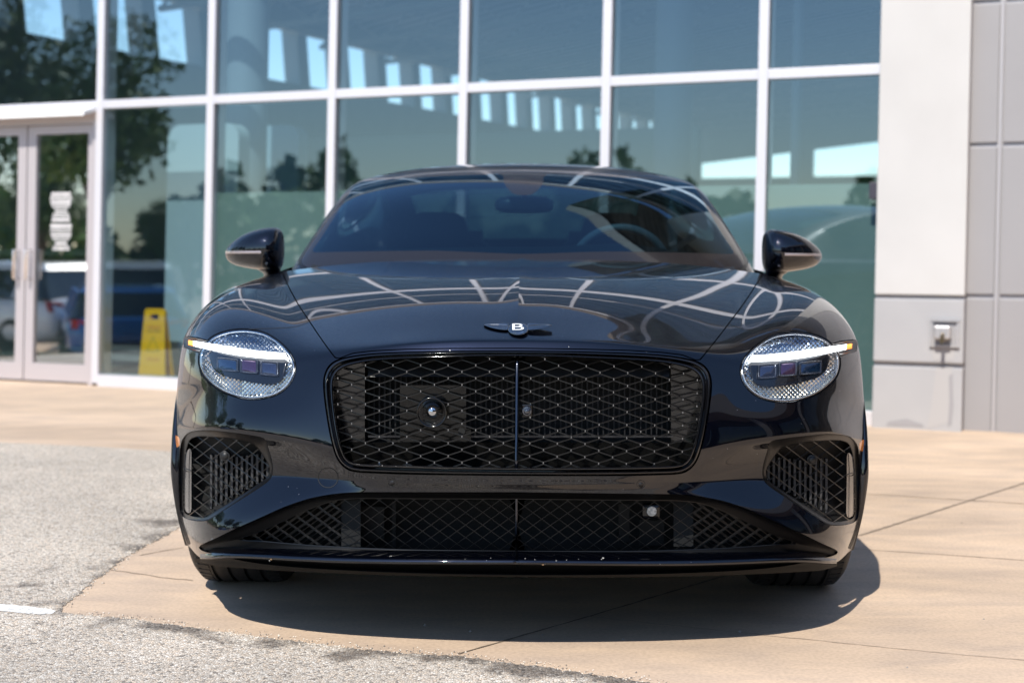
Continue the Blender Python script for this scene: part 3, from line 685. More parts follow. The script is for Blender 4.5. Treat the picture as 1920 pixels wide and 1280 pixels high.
# stone chips and dried insects on the splitter edge
for (x, y, s_) in [(508,1049,1.9),(505,1051,1.0),(1018,1059,1.5),(1043,1051,.9),(1131,1046,1.5),(1128,1048.5,.7),(985,1047,.7),(1003,1049,.6),(1062,1050,.6),(1085,1048,.6),(920,1046,.5),(872,1048,.5)]:
    xm = x if x < 970 else 1940-x; c_ = at_Y(x, y, spY(xm)-.006); n_ = 9; V = []; h = .0013*s_
    for k in range(n_):
        a_ = 2*math.pi*k/n_; rr_ = h*random.uniform(.45, 1.4); V.append((c_[0]+rr_*1.5*math.cos(a_), c_[1]+.003, c_[2]+rr_*math.sin(a_)))
    V.append((c_[0], c_[1]-.0006, c_[2])); mb = MB(); mb.add(V, [(k, (k+1) % n_, n_) for k in range(n_)]+[tuple(range(n_))[::-1]])
    mb.build('insect_mark' if s_ > 1.4 else 'stone_chip', mat('grime', (.28,.17,.09), .8) if (s_ > 1.4 and x != 1131) else mat('chip grey', (.45,.44,.42), .7), spl)

# --- badge: winged disc with a B
badge_m = mat('badge dark chrome', (.30,.305,.32), .2, 1.0); white_e = mat('badge white', (.75,.75,.75), .25)
def hood_pt(x, y, out=0.0):
    p = on_body(x, y); v = CAM-p; return p+v/np.linalg.norm(v)*out/.37
bd = None
mb = MB()
dc = (971.7, 616.5)
ringo = [(dc[0]+19*math.cos(t), dc[1]+11.6*math.sin(t)) for t in np.linspace(0, 2*math.pi, 40, endpoint=False)]
_bc = on_body(dc[0], dc[1]); _bi = KD.find((dc[0], dc[1], 0))[1]; _bn = front.N[_bi]
def badge_pt(x, y, out=0.0):
    d = ray(x, y); o = _bc+_bn*out; t = ((o-CAM)@_bn)/(d@_bn); return CAM+d*t
def plate3(mb, poly, h0, h1, ch=.8, hp=hood_pt):
    P = np.array(poly, float); n = len(P); c = P.mean(0); Q = c+(P-c)*(1-ch/12)
    V = [hp(*p, h0) for p in P]+[hp(*p, h1*.8) for p in P]+[hp(*p, h1) for p in Q]+[hp(*c, h1)]
    Fc = [(i, (i+1) % n, n+(i+1) % n, n+i) for i in range(n)]+[(n+i, n+(i+1) % n, 2*n+(i+1) % n, 2*n+i) for i in range(n)]+[(2*n+i, 2*n+(i+1) % n, 3*n) for i in range(n)]
    mb.add(V, Fc)
plate3(mb, ringo, -.004, .006, hp=badge_pt)
bd = mb.build('badge', badge_m, car, smooth=False)
WING = [(955,612),(953,606),(945,605.5),(930,606.5),(915,607.3),(908,608.2),(907.4,609.6),(913,612),(921,614.6),(932,617),(944,618.6),(952,618.8)]
for sgn in (1, -1):
    mb = MB(); P = [(x if sgn > 0 else 2*971.4-x, y) for x, y in WING]
    plate3(mb, P, 0, .005)
    # feather ribs
    for k in range(11):
        x0 = 950-k*3.6; a = (x0, 608.2+.0*k); b = (x0-3.5, 617.6-k*.85)
        if sgn < 0: a = (2*971.4-a[0], a[1]); b = (2*971.4-b[0], b[1])
        mb.tube([hood_pt(*a, .0052), hood_pt(*b, .0052)], .0009, 4)
    mb.tube([hood_pt(*((x if sgn > 0 else 2*971.4-x), y), .0055) for x, y in ((909,609),(920,608.2),(936,608.4),(951,610))], .0012, 5)
    mb.build('wing', badge_m, bd)
mb = MB()
for k in range(9):
    a = R(50+k*10); mb.tube([badge_pt(dc[0]+10.5*math.cos(a)*1.1, dc[1]+7.0*math.sin(a)*.95, .0065), badge_pt(dc[0]+15*math.cos(a)*1.05, dc[1]+9.3*math.sin(a), .0065)], .0008, 4)
mb.build('tail_feather', mat('bright metal', (.7,.7,.72), .15, 1), bd)
def letter(txt, x0, x1, y0, y1, fn, name, m, parent, ext=.0008, bold=.0, flip=False):
    cu = bpy.data.curves.new('t', 'FONT'); cu.body = txt; cu.offset = bold; cu.fill_mode = 'FRONT'
    ob = bpy.data.objects.new('t', cu); COL.objects.link(ob); bpy.context.view_layer.update()
    me = bpy.data.meshes.new_from_object(ob.evaluated_get(bpy.context.evaluated_depsgraph_get()))
    co = np.array([v.co[:] for v in me.vertices]); Fc = [tuple(p.vertices) for p in me.polygons]
    bpy.data.objects.remove(ob); bpy.data.curves.remove(cu); bpy.data.meshes.remove(me)
    mn, mx = co.min(0), co.max(0); u = (co[:, 0]-mn[0])/(mx[0]-mn[0]); v = (co[:, 1]-mn[1])/(mx[1]-mn[1])
    V = [fn(x0+(x1-x0)*a, y1+(y0-y1)*b) for a, b in zip(u, v)]
    return mk(name, V, Fc, m, parent, smooth=False)
letter('B', 960.5, 982.5, 606.5, 618.3, lambda x, y: badge_pt(x, y, .0068), 'letter', white_e, bd)
# ------------------------------------------------------------------ greenhouse
GR = [
 [(0,1.42,.960),(.30,1.45,.958),(.56,1.52,.950),(.80,1.62,.935),(.842,1.66,.935),(.865,1.74,.925),(.88,1.80,.90)],
 [(0,1.53,1.035),(.295,1.56,1.032),(.55,1.635,1.023),(.775,1.73,1.004),(.822,1.77,1.003),(.848,1.84,.99),(.885,1.90,.90)],
 [(0,1.70,1.137),(.285,1.73,1.133),(.525,1.80,1.119),(.745,1.89,1.095),(.792,1.93,1.088),(.818,2.0,1.07),(.89,2.0,.90)],
 [(0,1.88,1.240),(.275,1.90,1.236),(.50,1.97,1.222),(.715,2.06,1.193),(.757,2.11,1.186),(.785,2.18,1.165),(.89,2.15,.90)],
 [(0,2.08,1.318),(.265,2.10,1.314),(.485,2.15,1.299),(.688,2.23,1.268),(.725,2.28,1.262),(.752,2.35,1.24),(.895,2.3,.90)],
 [(0,2.22,1.357),(.26,2.24,1.353),(.47,2.28,1.338),(.665,2.35,1.308),(.700,2.40,1.30),(.728,2.46,1.275),(.90,2.45,.90)],
 [(0,2.42,1.387),(.255,2.43,1.383),(.46,2.46,1.368),(.642,2.52,1.335),(.68,2.56,1.322),(.715,2.60,1.29),(.90,2.6,.90)],
 [(0,2.75,1.402),(.25,2.75,1.398),(.455,2.76,1.382),(.632,2.80,1.345),(.672,2.82,1.33),(.71,2.84,1.29),(.91,2.85,.91)],
 [(0,3.10,1.385),(.25,3.10,1.381),(.455,3.11,1.365),(.63,3.13,1.325),(.672,3.15,1.31),(.71,3.16,1.27),(.92,3.15,.92)],
 [(0,3.50,1.325),(.25,3.50,1.321),(.455,3.5,1.305),(.63,3.5,1.265),(.67,3.5,1.25),(.71,3.5,1.21),(.92,3.5,.94)],
 [(0,3.90,1.215),(.25,3.90,1.212),(.455,3.9,1.20),(.62,3.9,1.17),(.68,3.9,1.15),(.73,3.88,1.11),(.90,3.85,.95)],
 [(0,4.25,1.08),(.25,4.25,1.078),(.455,4.25,1.07),(.64,4.23,1.055),(.72,4.2,1.04),(.78,4.18,1.02),(.88,4.1,.95)],
 [(0,4.40,1.02),(.25,4.40,1.02),(.455,4.4,1.015),(.66,4.38,1.005),(.74,4.34,.995),(.80,4.3,.985),(.87,4.2,.95)],
]
GC = [[(-p[0], p[1], p[2]) for p in r_] for r_ in GR]
for r_ in GC:       # flat tangent across the centre line
    r_.insert(1, (-.08, r_[0][1]+.001, r_[0][2]))
green, _ = net(GC, 20, 20)
if green.N[np.argmax(green.P[:, 2])][2] < 0: green.N *= -1; green.F = green.F[:, ::-1]
gx, gy = green.pix(); frontw = green.P[:, 1] < 2.45
WS = smooth_poly([(1100,319),(973,319),(882,320.5),(800,323.5),(715,329),(672,334.5),(657,341),(650,352),(637,372),(612,410),(590,444),(571.6,475.6),(565.6,491),(575,501.4),(592,506.6),(616,508.5),(640,508),(760,500),(1100,500)], 300)
sW = np.where(frontw, sdf(WS, gx, gy), 60)
FR = smooth_poly([(1100,366),(981,366),(960,361),(946,345),(940,327),(900,327.5),(800,331.5),(700,339),(672,344),(663,350),(650,370),(625,410),(602,446),(586,470),(600,473),(640,472),(800,470),(1100,468.5)], 300)
sF = np.where(frontw, sdf(FR, gx, gy), 60)
ws_glass = glassy('windscreen glass', (.20,.33,.38), (.62,.84,1.0), .07)
frit = mat('ceramic frit', (.016,.014,.015), .15, 0, .5, .4)
glass_s = trim(green, np.maximum(sW, -(-sF)) if False else sF)
surf_obj('windscreen', glass_s, ws_glass, car)
def fW(S): return np.where(S.P[:, 1] < 2.45, sdf(WS, *S.pix()), 60)
def fF(S): return np.where(S.P[:, 1] < 2.45, sdf(FR, *S.pix()), 60)
t_ = trim(green, sW); fr_s = trim(t_, -fF(t_)); surf_obj('windscreen_border', fr_s, frit, car)
t_ = trim(green, sW-7.0); se_s = trim(t_, -fW(t_)); surf_obj('windscreen_seal', se_s, seal, car, off=-.002)
P_ = green.P
# side glass and rear glass by position on the shell
side_s = np.where((P_[:, 1] > 1.95) & (P_[:, 1] < 3.95), 1, -1)
zz = P_[:, 2]; yy = P_[:, 1]
cuv = np.tile(np.linspace(0, 5, 5*20+1), (len(P_)//(5*20+1)))
sideg = (np.maximum.reduce([3.72-cuv, cuv-4.8, (1.95-yy)*3, (yy-3.75)*3]))
rearg = (np.maximum.reduce([cuv-2.6, (3.35-yy)*3, (yy-4.22)*3]))
shell = trim(green, -(sW-7.0)); 
# recompute masks on the trimmed sheet by nearest source vertex
kg = kdtree.KDTree(len(P_)); [kg.insert(p, i) for i, p in enumerate(P_)]; kg.balance()
def carry(S, arr): return np.array([arr[kg.find(p)[1]] for p in S.P])
shell = trim(shell, -carry(shell, sideg)); shell = trim(shell, -carry(shell, rearg))
surf_obj('cabin_shell', shell, paint, car)
dkglass = glassy('privacy glass', (.06,.07,.075), (.85,.92,1), .08)
sg_s = trim(green, sideg); surf_obj('side_window', sg_s, dkglass, car, left=True, mirror=False, off=-.002)
surf_obj('side_window', sg_s, dkglass, car, left=False, off=-.002)
surf_obj('rear_window', trim(green, rearg), glassy('rear glass', (.35,.42,.42), (.85,.92,1), .08), car, off=-.002)
# thin bright lines where roof skin meets the header
mb = MB(); 
for off_ in (.0015,):
    row = [(p, i) for i, p in enumerate(P_) if abs(p[1]-2.40) < .5]
# door, quarter panel and tail: a second net
SIDE = []
zl = [.955, .90, .80, .66, .52, .40, .28, .21]
st = [(1.40, .90,.950,.984,.988,.985,.980,.972,.955), (1.75,.93,.962,.980,.984,.982,.978,.97,.95), (2.3,.925,.955,.972,.976,.974,.972,.966,.945), (2.9,.93,.962,.982,.985,.978,.974,.966,.945), (3.35,.935,.975,1.0,1.003,.992,.98,.97,.95), (3.78,.93,.98,1.008,1.012,1.0,.985,.97,.95), (4.2,.90,.95,.995,1.0,.985,.965,.945,.92), (4.5,.84,.90,.955,.965,.955,.93,.90,.88), (4.72,.70,.78,.86,.89,.88,.84,.78,.74), (4.84,.45,.52,.60,.66,.66,.60,.52,.48), (4.88,.0,.0,.0,.0,.0,.0,.0,.0)]
for (y, *xx) in st:
    SIDE.append([(-.86*min(1, xx[0]/.9) if y < 4.3 else -xx[0]*.9, y, (.935 if y < 1.6 else .965) if y < 4.3 else .955)] + [(-x, y-(.04 if k > 4 and y > 4.6 else 0), z+(.03 if 3.2 < y < 4.5 and k < 2 else 0)-(.035 if y < 1.6 and k < 2 else 0)) for k, (x, z) in enumerate(zip(xx, zl))])
side, _ = net(SIDE, 10, 12)
i_ = np.argmin(np.abs(side.P[:, 1]-2.5)+np.abs(side.P[:, 2]-.6))
if side.N[i_][0] > 0: side.N *= -1; side.F = side.F[:, ::-1]
# line up with the front wing and cut the wheel openings
fy = np.interp(side.P[:, 2], [.22, .885, .96], [1.305, 1.40, 1.40])
side = trim(side, fy+.004-side.P[:, 1])
for cy in (.93, 3.78):
    side = trim(side, (AR-.003)-np.hypot(side.P[:, 1]-cy, side.P[:, 2]-AZ))
surf_obj('body_side', side, paint, car, lip=.03)
# boot lid / rear deck
DK = [[(-x, y, z-.06*(x/.85)**2*0) for x in (0,.2,.45,.7,.86)] for y, z in ((4.25,1.0),(4.45,1.0),(4.7,.975),(4.82,.96),(4.86,.93))]
dk, _ = net([[(p[0], p[1]-abs(p[0])**2*.28, p[2]-.03*abs(p[0])) for p in r_] for r_ in DK], 8, 8)
if dk.N[0][2] < 0: dk.N *= -1
surf_obj('boot_lid', dk, paint, car)
mb = MB(); mb.box(-.90, .90, 1.2, 4.5, .80, .955) ; inner_body = None
# ------------------------------------------------------------------ wheels
rim_m = mat('dark rim', (.03,.03,.033), .25, .8, .5, .6)
def wheel(x, y, sg):
    t = mk('wheel', [(x, y, .365)], [], None, car)
    mb = MB(); prof = [(.262,-.12),(.285,-.138),(.315,-.143),(.34,-.138),(.356,-.124),(.3625,-.105),(.3645,-.09)]
    for g in (-.070, -.024, .024, .070):
        prof += [(.3655,g-.007),(.3655,g-.0055),(.358,g-.005),(.358,g+.005),(.3655,g+.0055),(.3655,g+.007)]
    prof += [(.3645,.09),(.3625,.105),(.356,.124),(.34,.138),(.315,.143),(.285,.138),(.262,.12)]
    c = np.array([x, y, .365]); n = 96
    mb.lathe(c, (sg, 0, 0), prof, n)
    # shoulder sipes
    for k in range(72):
        a = 2*math.pi*k/72
        for s_ in (-1, 1):
            r1, r2 = .359, .3662
            for (h0, h1) in ((.083, .118),):
                u = np.array([0, math.cos(a), math.sin(a)]); v = np.array([0, -math.sin(a), math.cos(a)]); X = np.array([sg, 0, 0.])
                if True:
                    p = [c+X*s_*h0+u*.3668-v*.011, c+X*s_*h0+u*.3668+v*.011, c+X*s_*h1+u*.3615+v*.010, c+X*s_*h1+u*.3615-v*.010]
                    q = [w_-u*.006 for w_ in p]; mb.add(p+q, [(0,1,2,3),(0,4,5,1),(1,5,6,2),(2,6,7,3),(3,7,4,0)])
    ty = mb.build('tyre', rubber, t, auto=35)
    mb = MB(); mb.lathe(c, (sg, 0, 0), [(.262,-.12),(.25,-.10),(.245,.0),(.25,.10),(.268,.128),(.262,.132),(.250,.118)], 48)
    for k in range(10):
        a = 2*math.pi*k/10
        u = np.array([0, math.cos(a), math.sin(a)]); v = np.array([0, -math.sin(a), math.cos(a)]); X = np.array([sg, 0, 0.])
        p = [c+X*.095+u*.03-v*.018, c+X*.095+u*.03+v*.018, c+X*.115+u*.25+v*.02, c+X*.115+u*.25-v*.02]; q = [w_-X*.03 for w_ in p]
        mb.add(p+q, [(0,1,2,3),(0,4,5,1),(1,5,6,2),(2,6,7,3),(3,7,4,0)])
    mb.lathe(c, (sg, 0, 0), [(.001,.115),(.035,.113),(.045,.10),(.07,.095),(.07,.06)], 32)
    mb.build('rim', rim_m, t, auto=35)
    mb = MB(); mb.lathe(c, (sg, 0, 0), [(.02,.02),(.20,.02),(.205,.01),(.205,-.01),(.20,-.02),(.02,-.02)], 40); mb.build('brake_disc', mat('brake disc', (.3,.3,.3), .35, 1), t, smooth=False)
for sg in (-1, 1):
    wheel(sg*.836, .93, sg); wheel(sg*.838, 3.78, sg)
    for y_ in (.505, 1.36): mb = MB(); mb.box(min(sg*.55, sg*.885), max(sg*.55, sg*.885), y_, y_+.012, .215, .50); mb.build('light_stop_plate', matte, car)  # plates added by the wheels to keep stray light out of the shadow
    # inner arch liner
    for cy in (.93, 3.78):
        mb = MB(); P = []; 
        for k in range(25):
            a = R(-20+k*9.2); P.append((cy+.41*math.cos(a), AZ+.41*math.sin(a)))
        V = [(sg*.95, p[0], p[1]) for p in P]+[(sg*.60, p[0], p[1]) for p in P]
        mb.add(V, [(i, i+1, 26+i-0, 25+i) for i in range(24)]); mb.add([V[25+i] for i in range(25)], [tuple(range(25))]); mb.build('arch_liner', matte, car)
# ------------------------------------------------------------------ door mirrors
def door_mirror(left):
    sg = 1 if left else -1
    secs = [  # px, top, bottom (left mirror), centre depth, half thickness
        (423.5,472,480,1.715,.014),(426,465.5,485.5,1.713,.03),(431,459.5,491,1.708,.047),(438,453,495.5,1.70,.062),(448,445.5,499,1.69,.078),(460,438.5,501.8,1.682,.09),(473,433.2,504,1.675,.10),(487,429.3,506,1.67,.106),(500,427,507,1.666,.108),(512,426,507.5,1.665,.106),(521,427,506.5,1.667,.098),(527,431,503,1.672,.084),(530.5,438,496,1.68,.062),(532,450,484,1.685,.03)]
    n = 36; V = []
    for (x, t, b, yc, hy) in secs:
        zt = at_Y(x, t, yc)[2]; zb = at_Y(x, b, yc)[2]; X = at_Y(x, (t+b)/2, yc)[0]; zc = (zt+zb)/2; hz = (zt-zb)/2
        for k in range(n):
            a = 2*math.pi*k/n; c_, s_ = math.cos(a), math.sin(a)
            yy = math.copysign(abs(c_)**.85, c_)*hy; yy = yy*(1.0 if yy < 0 else .62)
            V.append((X, yc+yy, zc+math.copysign(abs(s_)**.9, s_)*hz))
    Fc = [(i*n+k, i*n+(k+1) % n, (i+1)*n+(k+1) % n, (i+1)*n+k) for i in range(len(secs)-1) for k in range(n)]
    Fc.append(tuple(range(n))); Fc.append(tuple((len(secs)-1)*n+k for k in range(n)))
    V = [(sg*x, y, z) for x, y, z in V]
    if not left: Fc = [f[::-1] for f in Fc]
    o = mk('door_mirror', V, Fc, paint, car, True)
    md = o.modifiers.new('sub', 'SUBSURF'); md.levels = 1; md.render_levels = 2
    # stalk
    st_ = [(498,503,519,1.66,.050),(503,505,518,1.665,.052),(510,500,519,1.675,.055),(518,500,519,1.69,.055),(526,500,514,1.72,.05),(533,496,506,1.76,.04)]
    st_ = [(488,502,507,1.665,.05)]+st_
    top = [(486,497),(492,498),(500,500),(508,500),(516,500),(524,500)]; 
    V = []; m = 20
    # vertical loft from the foot of the housing down to the door
    lv = [(497,(486,527),1.668,.06),(503,(481,526),1.668,.060),(507.5,(487,526),1.67,.055),(511,(493,525),1.675,.05),(514.5,(495,526),1.685,.046),(520,(495,531),1.70,.045)]
    for (y, (xa, xb), yc, hy) in lv:
        pa, pb = at_Y(xa, y, yc), at_Y(xb, y, yc); cx, hx = (pa[0]+pb[0])/2, (pb[0]-pa[0])/2
        for k in range(m):
            a = 2*math.pi*k/m; V.append((sg*(cx+hx*math.cos(a)), yc+hy*math.sin(a)*.8, pa[2]))
    Fc = [(i*m+k, i*m+(k+1) % m, (i+1)*m+(k+1) % m, (i+1)*m+k) for i in range(len(lv)-1) for k in range(m)]
    if left: Fc = [f[::-1] for f in Fc]
    mk('mirror_stalk', V, Fc, paint, o, True)
    # repeater lens strip wrapped round the housing
    V = []
    for (x, t, b, yc, hy) in secs[1:9]:
        X = at_Y(x, 474, yc)[0]; z1 = at_Y(x, 470.5, yc-hy)[2]; z0 = at_Y(x, 475.5, yc-hy)[2]
        V += [(sg*X, yc-hy*1.012, z1), (sg*X, yc-hy*1.045, (z0+z1)/2), (sg*X, yc-hy*1.012, z0)]
    Fc = []
    for i in range(7):
        for q in range(2): Fc.append((i*3+q, i*3+q+1, (i+1)*3+q+1, (i+1)*3+q))
    mk('repeater_lens', V, Fc, mat('repeater', (.35,.30,.30), .15, .3, .5, 1), o, True)
    c = at_Y(507 if left else 507, 494.5, 1.585); c[0] *= sg
    mb = MB(); mb.lathe(at_Y(499.5, 494, 1.572)*np.array([sg, 1, 1]), ax, [(.0048,0),(.0045,.002),(.0035,.001),(.001,.003)], 16); mb.build('mirror_camera', chrome_b, o, smooth=True)
door_mirror(True); door_mirror(False)
# ------------------------------------------------------------------ wiper scuttle and cabin
mb = MB(); mb.box(-.78, .78, 1.44, 1.62, .90, .945); mb.build('scuttle', matte, car)
cab = mat('cabin dark', (.014,.016,.022), .7); lea = mat('seat leather', (.03,.032,.045), .55)
mb = MB()
V = []; 
for (y, z) in ((1.50,.95),(1.62,.99),(1.80,1.035),(1.95,1.04),(2.02,1.01),(2.04,.90),(2.04,.6)):
    for k in range(13):
        x = -.76+k*.1267; V.append((x, y+abs(x)*.0, z-.03*(x/.76)**2+(.022*math.exp(-((x-.37)/.16)**2) if 1.7 < y < 2.03 else 0)))
mb.add(V, [(i*13+k, i*13+k+1, (i+1)*13+k+1, (i+1)*13+k) for i in range(6) for k in range(12)]); mb.build('dashboard', mat('dashboard', (.008,.010,.014), .8), car, smooth=True)
# steering wheel on the driver's side (right in the picture)
c = np.array([.375, 2.10, .945]); mb = MB(); tilt = R(24)
pts = [c+np.array([.187*math.cos(a), -.187*math.sin(a)*math.sin(tilt)*-1*-1, .187*math.sin(a)*math.cos(tilt)]) for a in np.linspace(0, 2*math.pi, 48, endpoint=False)]
mb.tube(pts, .016, 10, closed=True); sw = mb.build('steering_wheel', mat('wheel leather', (.17,.20,.23), .4), car, smooth=True)  # leather lightened to suggest sun on the rim
mb = MB(); mb.lathe(c, (0, -1, .4), [(.0,.0),(.06,.01),(.07,-.01),(.07,-.05)], 24); mb.tube([c+np.array([-.17,0,0]), c, c+np.array([.17,0,0])], .018, 6); mb.tube([c, c+np.array([0,.07,-.17])], .016, 6); mb.build('wheel_hub', cab, sw)
def seat(x, y, name, w_=.26, top=1.19):
    mb = MB(); prof = []
    for (z, hw, hy, yo) in ((.55,w_,.10,0),(.75,w_*1.02,.10,.02),(.90,w_,.09,.05),(1.02,w_*.82,.07,.08),(1.07,w_*.55,.055,.09),(1.12,w_*.52,.055,.09),(top-.02,w_*.45,.05,.10),(top,w_*.3,.03,.10)):
        prof.append([(x+hw*math.copysign(abs(math.cos(a))**.6, math.cos(a)), y+yo+hy*math.copysign(abs(math.sin(a))**.6, math.sin(a)), z) for a in np.linspace(0, 2*math.pi, 24, endpoint=False)])
    V = [p for r_ in prof for p in r_]; n = 24
    mb.add(V, [(i*n+k, i*n+(k+1) % n, (i+1)*n+(k+1) % n, (i+1)*n+k) for i in range(len(prof)-1) for k in range(n)]+[tuple(range((len(prof)-1)*n, len(prof)*n))])
    mb.box(x-w_, x+w_, y-.50, y, .45, .60); mb.build('seat', lea, car, auto=40)
seat(.38, 2.65, 'seat'); seat(-.38, 2.65, 'seat'); seat(.33, 3.45, 'seat', .23, 1.08); seat(-.33, 3.45, 'seat', .23, 1.08)
mb = MB(); mb.box(-.80, .80, 1.6, 4.2, .38, .42); mb.box(-.72, .72, 3.85, 4.25, .90, .93); mb.box(-.84,-.80,1.6,3.9,.4,.90); mb.box(.80,.84,1.6,3.9,.4,.90); mb.build('cabin_floor', cab, car)
# headlining just under the roof
hs = trim(green, np.maximum.reduce([cuv-3.3, (2.30-yy)*3, (yy-3.3)*3])); surf_obj('headlining', hs, mat('headlining', (.05,.055,.07), .9), car, off=-.035)
# interior mirror and sensor pod
mb = MB(); c = at_Y(983, 384, 2.12)
q = []
for k in range(28):
    a = 2*math.pi*k/28; q.append((c[0]+.115*math.copysign(abs(math.cos(a))**.6, math.cos(a)), c[2]+.034*math.copysign(abs(math.sin(a))**.6, math.sin(a))))
V = [(x, c[1], z) for x, z in q]+[(c[0]+(x-c[0])*.92, c[1]-.02, c[2]+(z-c[2])*.88) for x, z in q]+[(c[0]+(x-c[0])*.6, c[1]-.035, c[2]+(z-c[2])*.5) for x, z in q]
mb.add(V, [(i, (i+1) % 28, 28+(i+1) % 28, 28+i) for i in range(28)]+[(28+i, 28+(i+1) % 28, 56+(i+1) % 28, 56+i) for i in range(28)]+[tuple(range(56, 84))])
mb.tube([c+np.array([0, -.01, .02]), c+np.array([0, -.06, .07])], .012, 8)
mb.build('interior_mirror', mat('mirror back', (.05,.06,.08), .3), car, auto=40)
c = at_Y(980, 346, 2.02); mb = MB(); mb.box(c[0]-.035, c[0]+.035, c[1]-.0, c[1]+.03, c[2]-.012, c[2]+.012); pod = mb.build('camera_pod', mat('pod light', (.35,.42,.45), .4), car, bevel=.004)
mb = MB(); c2 = at_Y(979, 358.5, 1.985); mb.lathe(c2, ax, [(.012,0),(.011,.006),(.0001,.008)], 20); mb.build('lens', mat('lens glass'), pod, smooth=True)
# ================================================================== BUILDING
G0, G1 = on_ground(0, 713), on_ground(1640, 797)
BU = G1-G0; BU[2] = 0; BU /= np.linalg.norm(BU)          # along the facade, to the right
BN = np.array([BU[1], -BU[0], 0.0])                       # outwards, towards the camera
if BN@(CAM-G0) < 0: BN = -BN
LEAN = R(1.05)                                            # the whole front leans a touch, as in the photograph
FU = BU*math.cos(LEAN) - up0*math.sin(LEAN)*0 ; FW = up0*math.cos(LEAN)+BU*math.sin(LEAN); FW /= np.linalg.norm(FW)
def fac(px, py, out=0.0):
    """(u, h) of the facade plane (moved out metres towards the camera) seen at a pixel"""
    d = ray(px, py); o = G0+BN*out; t = ((o-CAM)@BN)/(d@BN); p = CAM+d*t-o
    h = p[2]/FW[2]; u = (p-FW*h)@BU; return u, h
def W(u, h, o): return G0+BU*u+FW*h+BN*o
bl = empty('showroom', G0.tolist(), 'modern glass-fronted car showroom with silver mullions and white end column', 'building')
def bbox(mb, u0, u1, h0, h1, o0, o1):
    V = [W(u, h, o) for h in (h0, h1) for (u, o) in ((u0, o0), (u1, o0), (u1, o1), (u0, o1))]
    return mb.add(V, [(0,3,2,1),(4,5,6,7),(0,1,5,4),(1,2,6,5),(2,3,7,6),(3,0,4,7)])
alu = mat('silver mullion', (.66,.64,.67), .38, .25, .5)
H1 = fac(876, 166)[1]; HM2, HM3 = 3.22, 3.78
UWALL = (CAM-G0)@BU-10.5
def HR(u): return 4.22+.06*(u-UWALL)
HT = HR(-1.8+(CAM-G0)@BU)
hb, ht = [], []
U = {}
for k, (x, y) in enumerate([(194,100),(400,150),(628,100),(873.5,100),(1141,100),(1433,150)]): U[k] = fac(x, y)[0]
UR = fac(1652, 300)[0]; UL = U[0]-5.2
MW = .062
spc = U[1]-U[0]
for k in range(6):
    mb = MB(); bbox(mb, U[k]-MW/2, U[k]+MW/2, .02 if k == 0 else .09, HR(U[k]), -.12, .035)
    mb.build('mullion', alu, bl, bevel=.003)
for k in (1, 2):
    mb = MB(); u = U[0]-k*2.05; bbox(mb, u-MW/2, u+MW/2, H1+.04 if k == 1 else .02, HR(u), -.12, .035); mb.build('mullion', alu, bl, bevel=.003)
edges_ = [UL]+[U[0]-2.05]+[U[k] for k in range(6)]+[UR]
spans = [(edges_[i], edges_[i+1]) for i in range(len(edges_)-1)]
for i, (a, b) in enumerate(spans):
    for h, hw in ((H1, MW/2), (HM2, .085), (HM3, .02)):
        mb = MB(); bbox(mb, a+MW/2, b-MW/2 if i < len(spans)-1 else b, h-hw, h+hw, -.11, .033); mb.build('transom', alu, bl, bevel=.003)
    if i >= 2:
        mb = MB(); bbox(mb, a+MW/2, b-MW/2 if i < len(spans)-1 else b, -.12, .085, -.13, .040); mb.build('sill', alu, bl, bevel=.003)
pane_m = glassy('facade glass', (.56,.68,.71), (.74,.88,.95), .16, wav=.0010, wscale=.9)
for i, (a, b) in enumerate(spans):
    e = MW/2
    mb = MB(); a_, b_ = a+MW/2, (b-MW/2 if i < len(spans)-1 else b); V = [W(u, HR(u)-dh, o) for o in (-.11, .033) for u, dh in ((a_, .06), (b_, .06), (b_, 0), (a_, 0))]
    mb.add(V, [(0,1,2,3),(7,6,5,4),(0,4,5,1),(1,5,6,2),(2,6,7,3),(3,7,4,0)]); mb.build('transom', alu, bl)
    for (h0, h1) in ((.085, H1-e), (H1+e, HM2-.085), (HM2+.085, HM3-.02), (HM3+.02, None)):
        if i < 2 and h0 < .2: continue
        mb = MB(); u1_ = b-e if i < len(spans)-1 else b; mb.add([W(a+e, h0, 0), W(u1_, h0, 0), W(u1_, h1 or HR(u1_)-.06, 0), W(a+e, h1 or HR(a+e)-.06, 0)], [(0,1,2,3)]); mb.build('glass_pane', pane_m, bl)
# frosted film behind the lower panes
film = noise_mix(mat('frosted film', (.3,.5,.45)), .9, (.19,.245,.215), (.27,.33,.295), .3, .7, rough=.5)
HF = fac(500, 360)[1]
for i in range(3, len(spans)):
    a, b = spans[i]; e = MW/2; mb = MB(); bbox(mb, a+e, b-e if i < len(spans)-1 else b, .085, HF, -.05, -.035); mb.build('frosted_film', film, bl)
# entrance doors below the first transom
dalu = mat('door metal', (.55,.50,.51), .35, .35)
mb = MB(); bbox(mb, UL, U[0]+.01, H1-.135, H1-MW/2-.002, -.10, .02); mb.build('door_header', dalu, bl)
mb = MB(); V0 = [W(UL, H1-.02, .036), W(U[0]-MW/2, H1-.02, .036), W(U[0]-MW/2, H1-.06, .17), W(UL, H1-.06, .17)]; V1 = [v-np.array([0,0,.03]) for v in V0]
mb.add(V0+V1, [(0,1,2,3),(7,6,5,4),(3,2,6,7),(1,5,6,2),(0,3,7,4)]); mb.build('door_canopy_strip', mat('white metal', (.85,.84,.83), .35), bl)
uj = fac(184, 450)[0]
mb = MB(); bbox(mb, uj-.055, U[0]-MW/2-.002, .0, H1-.135, -.10, .02); mb.build('door_jamb', dalu, bl)
door_glass = glassy('door glass', (.50,.62,.60), (.95,.98,1.0), .5, wav=.0006, wscale=.9)
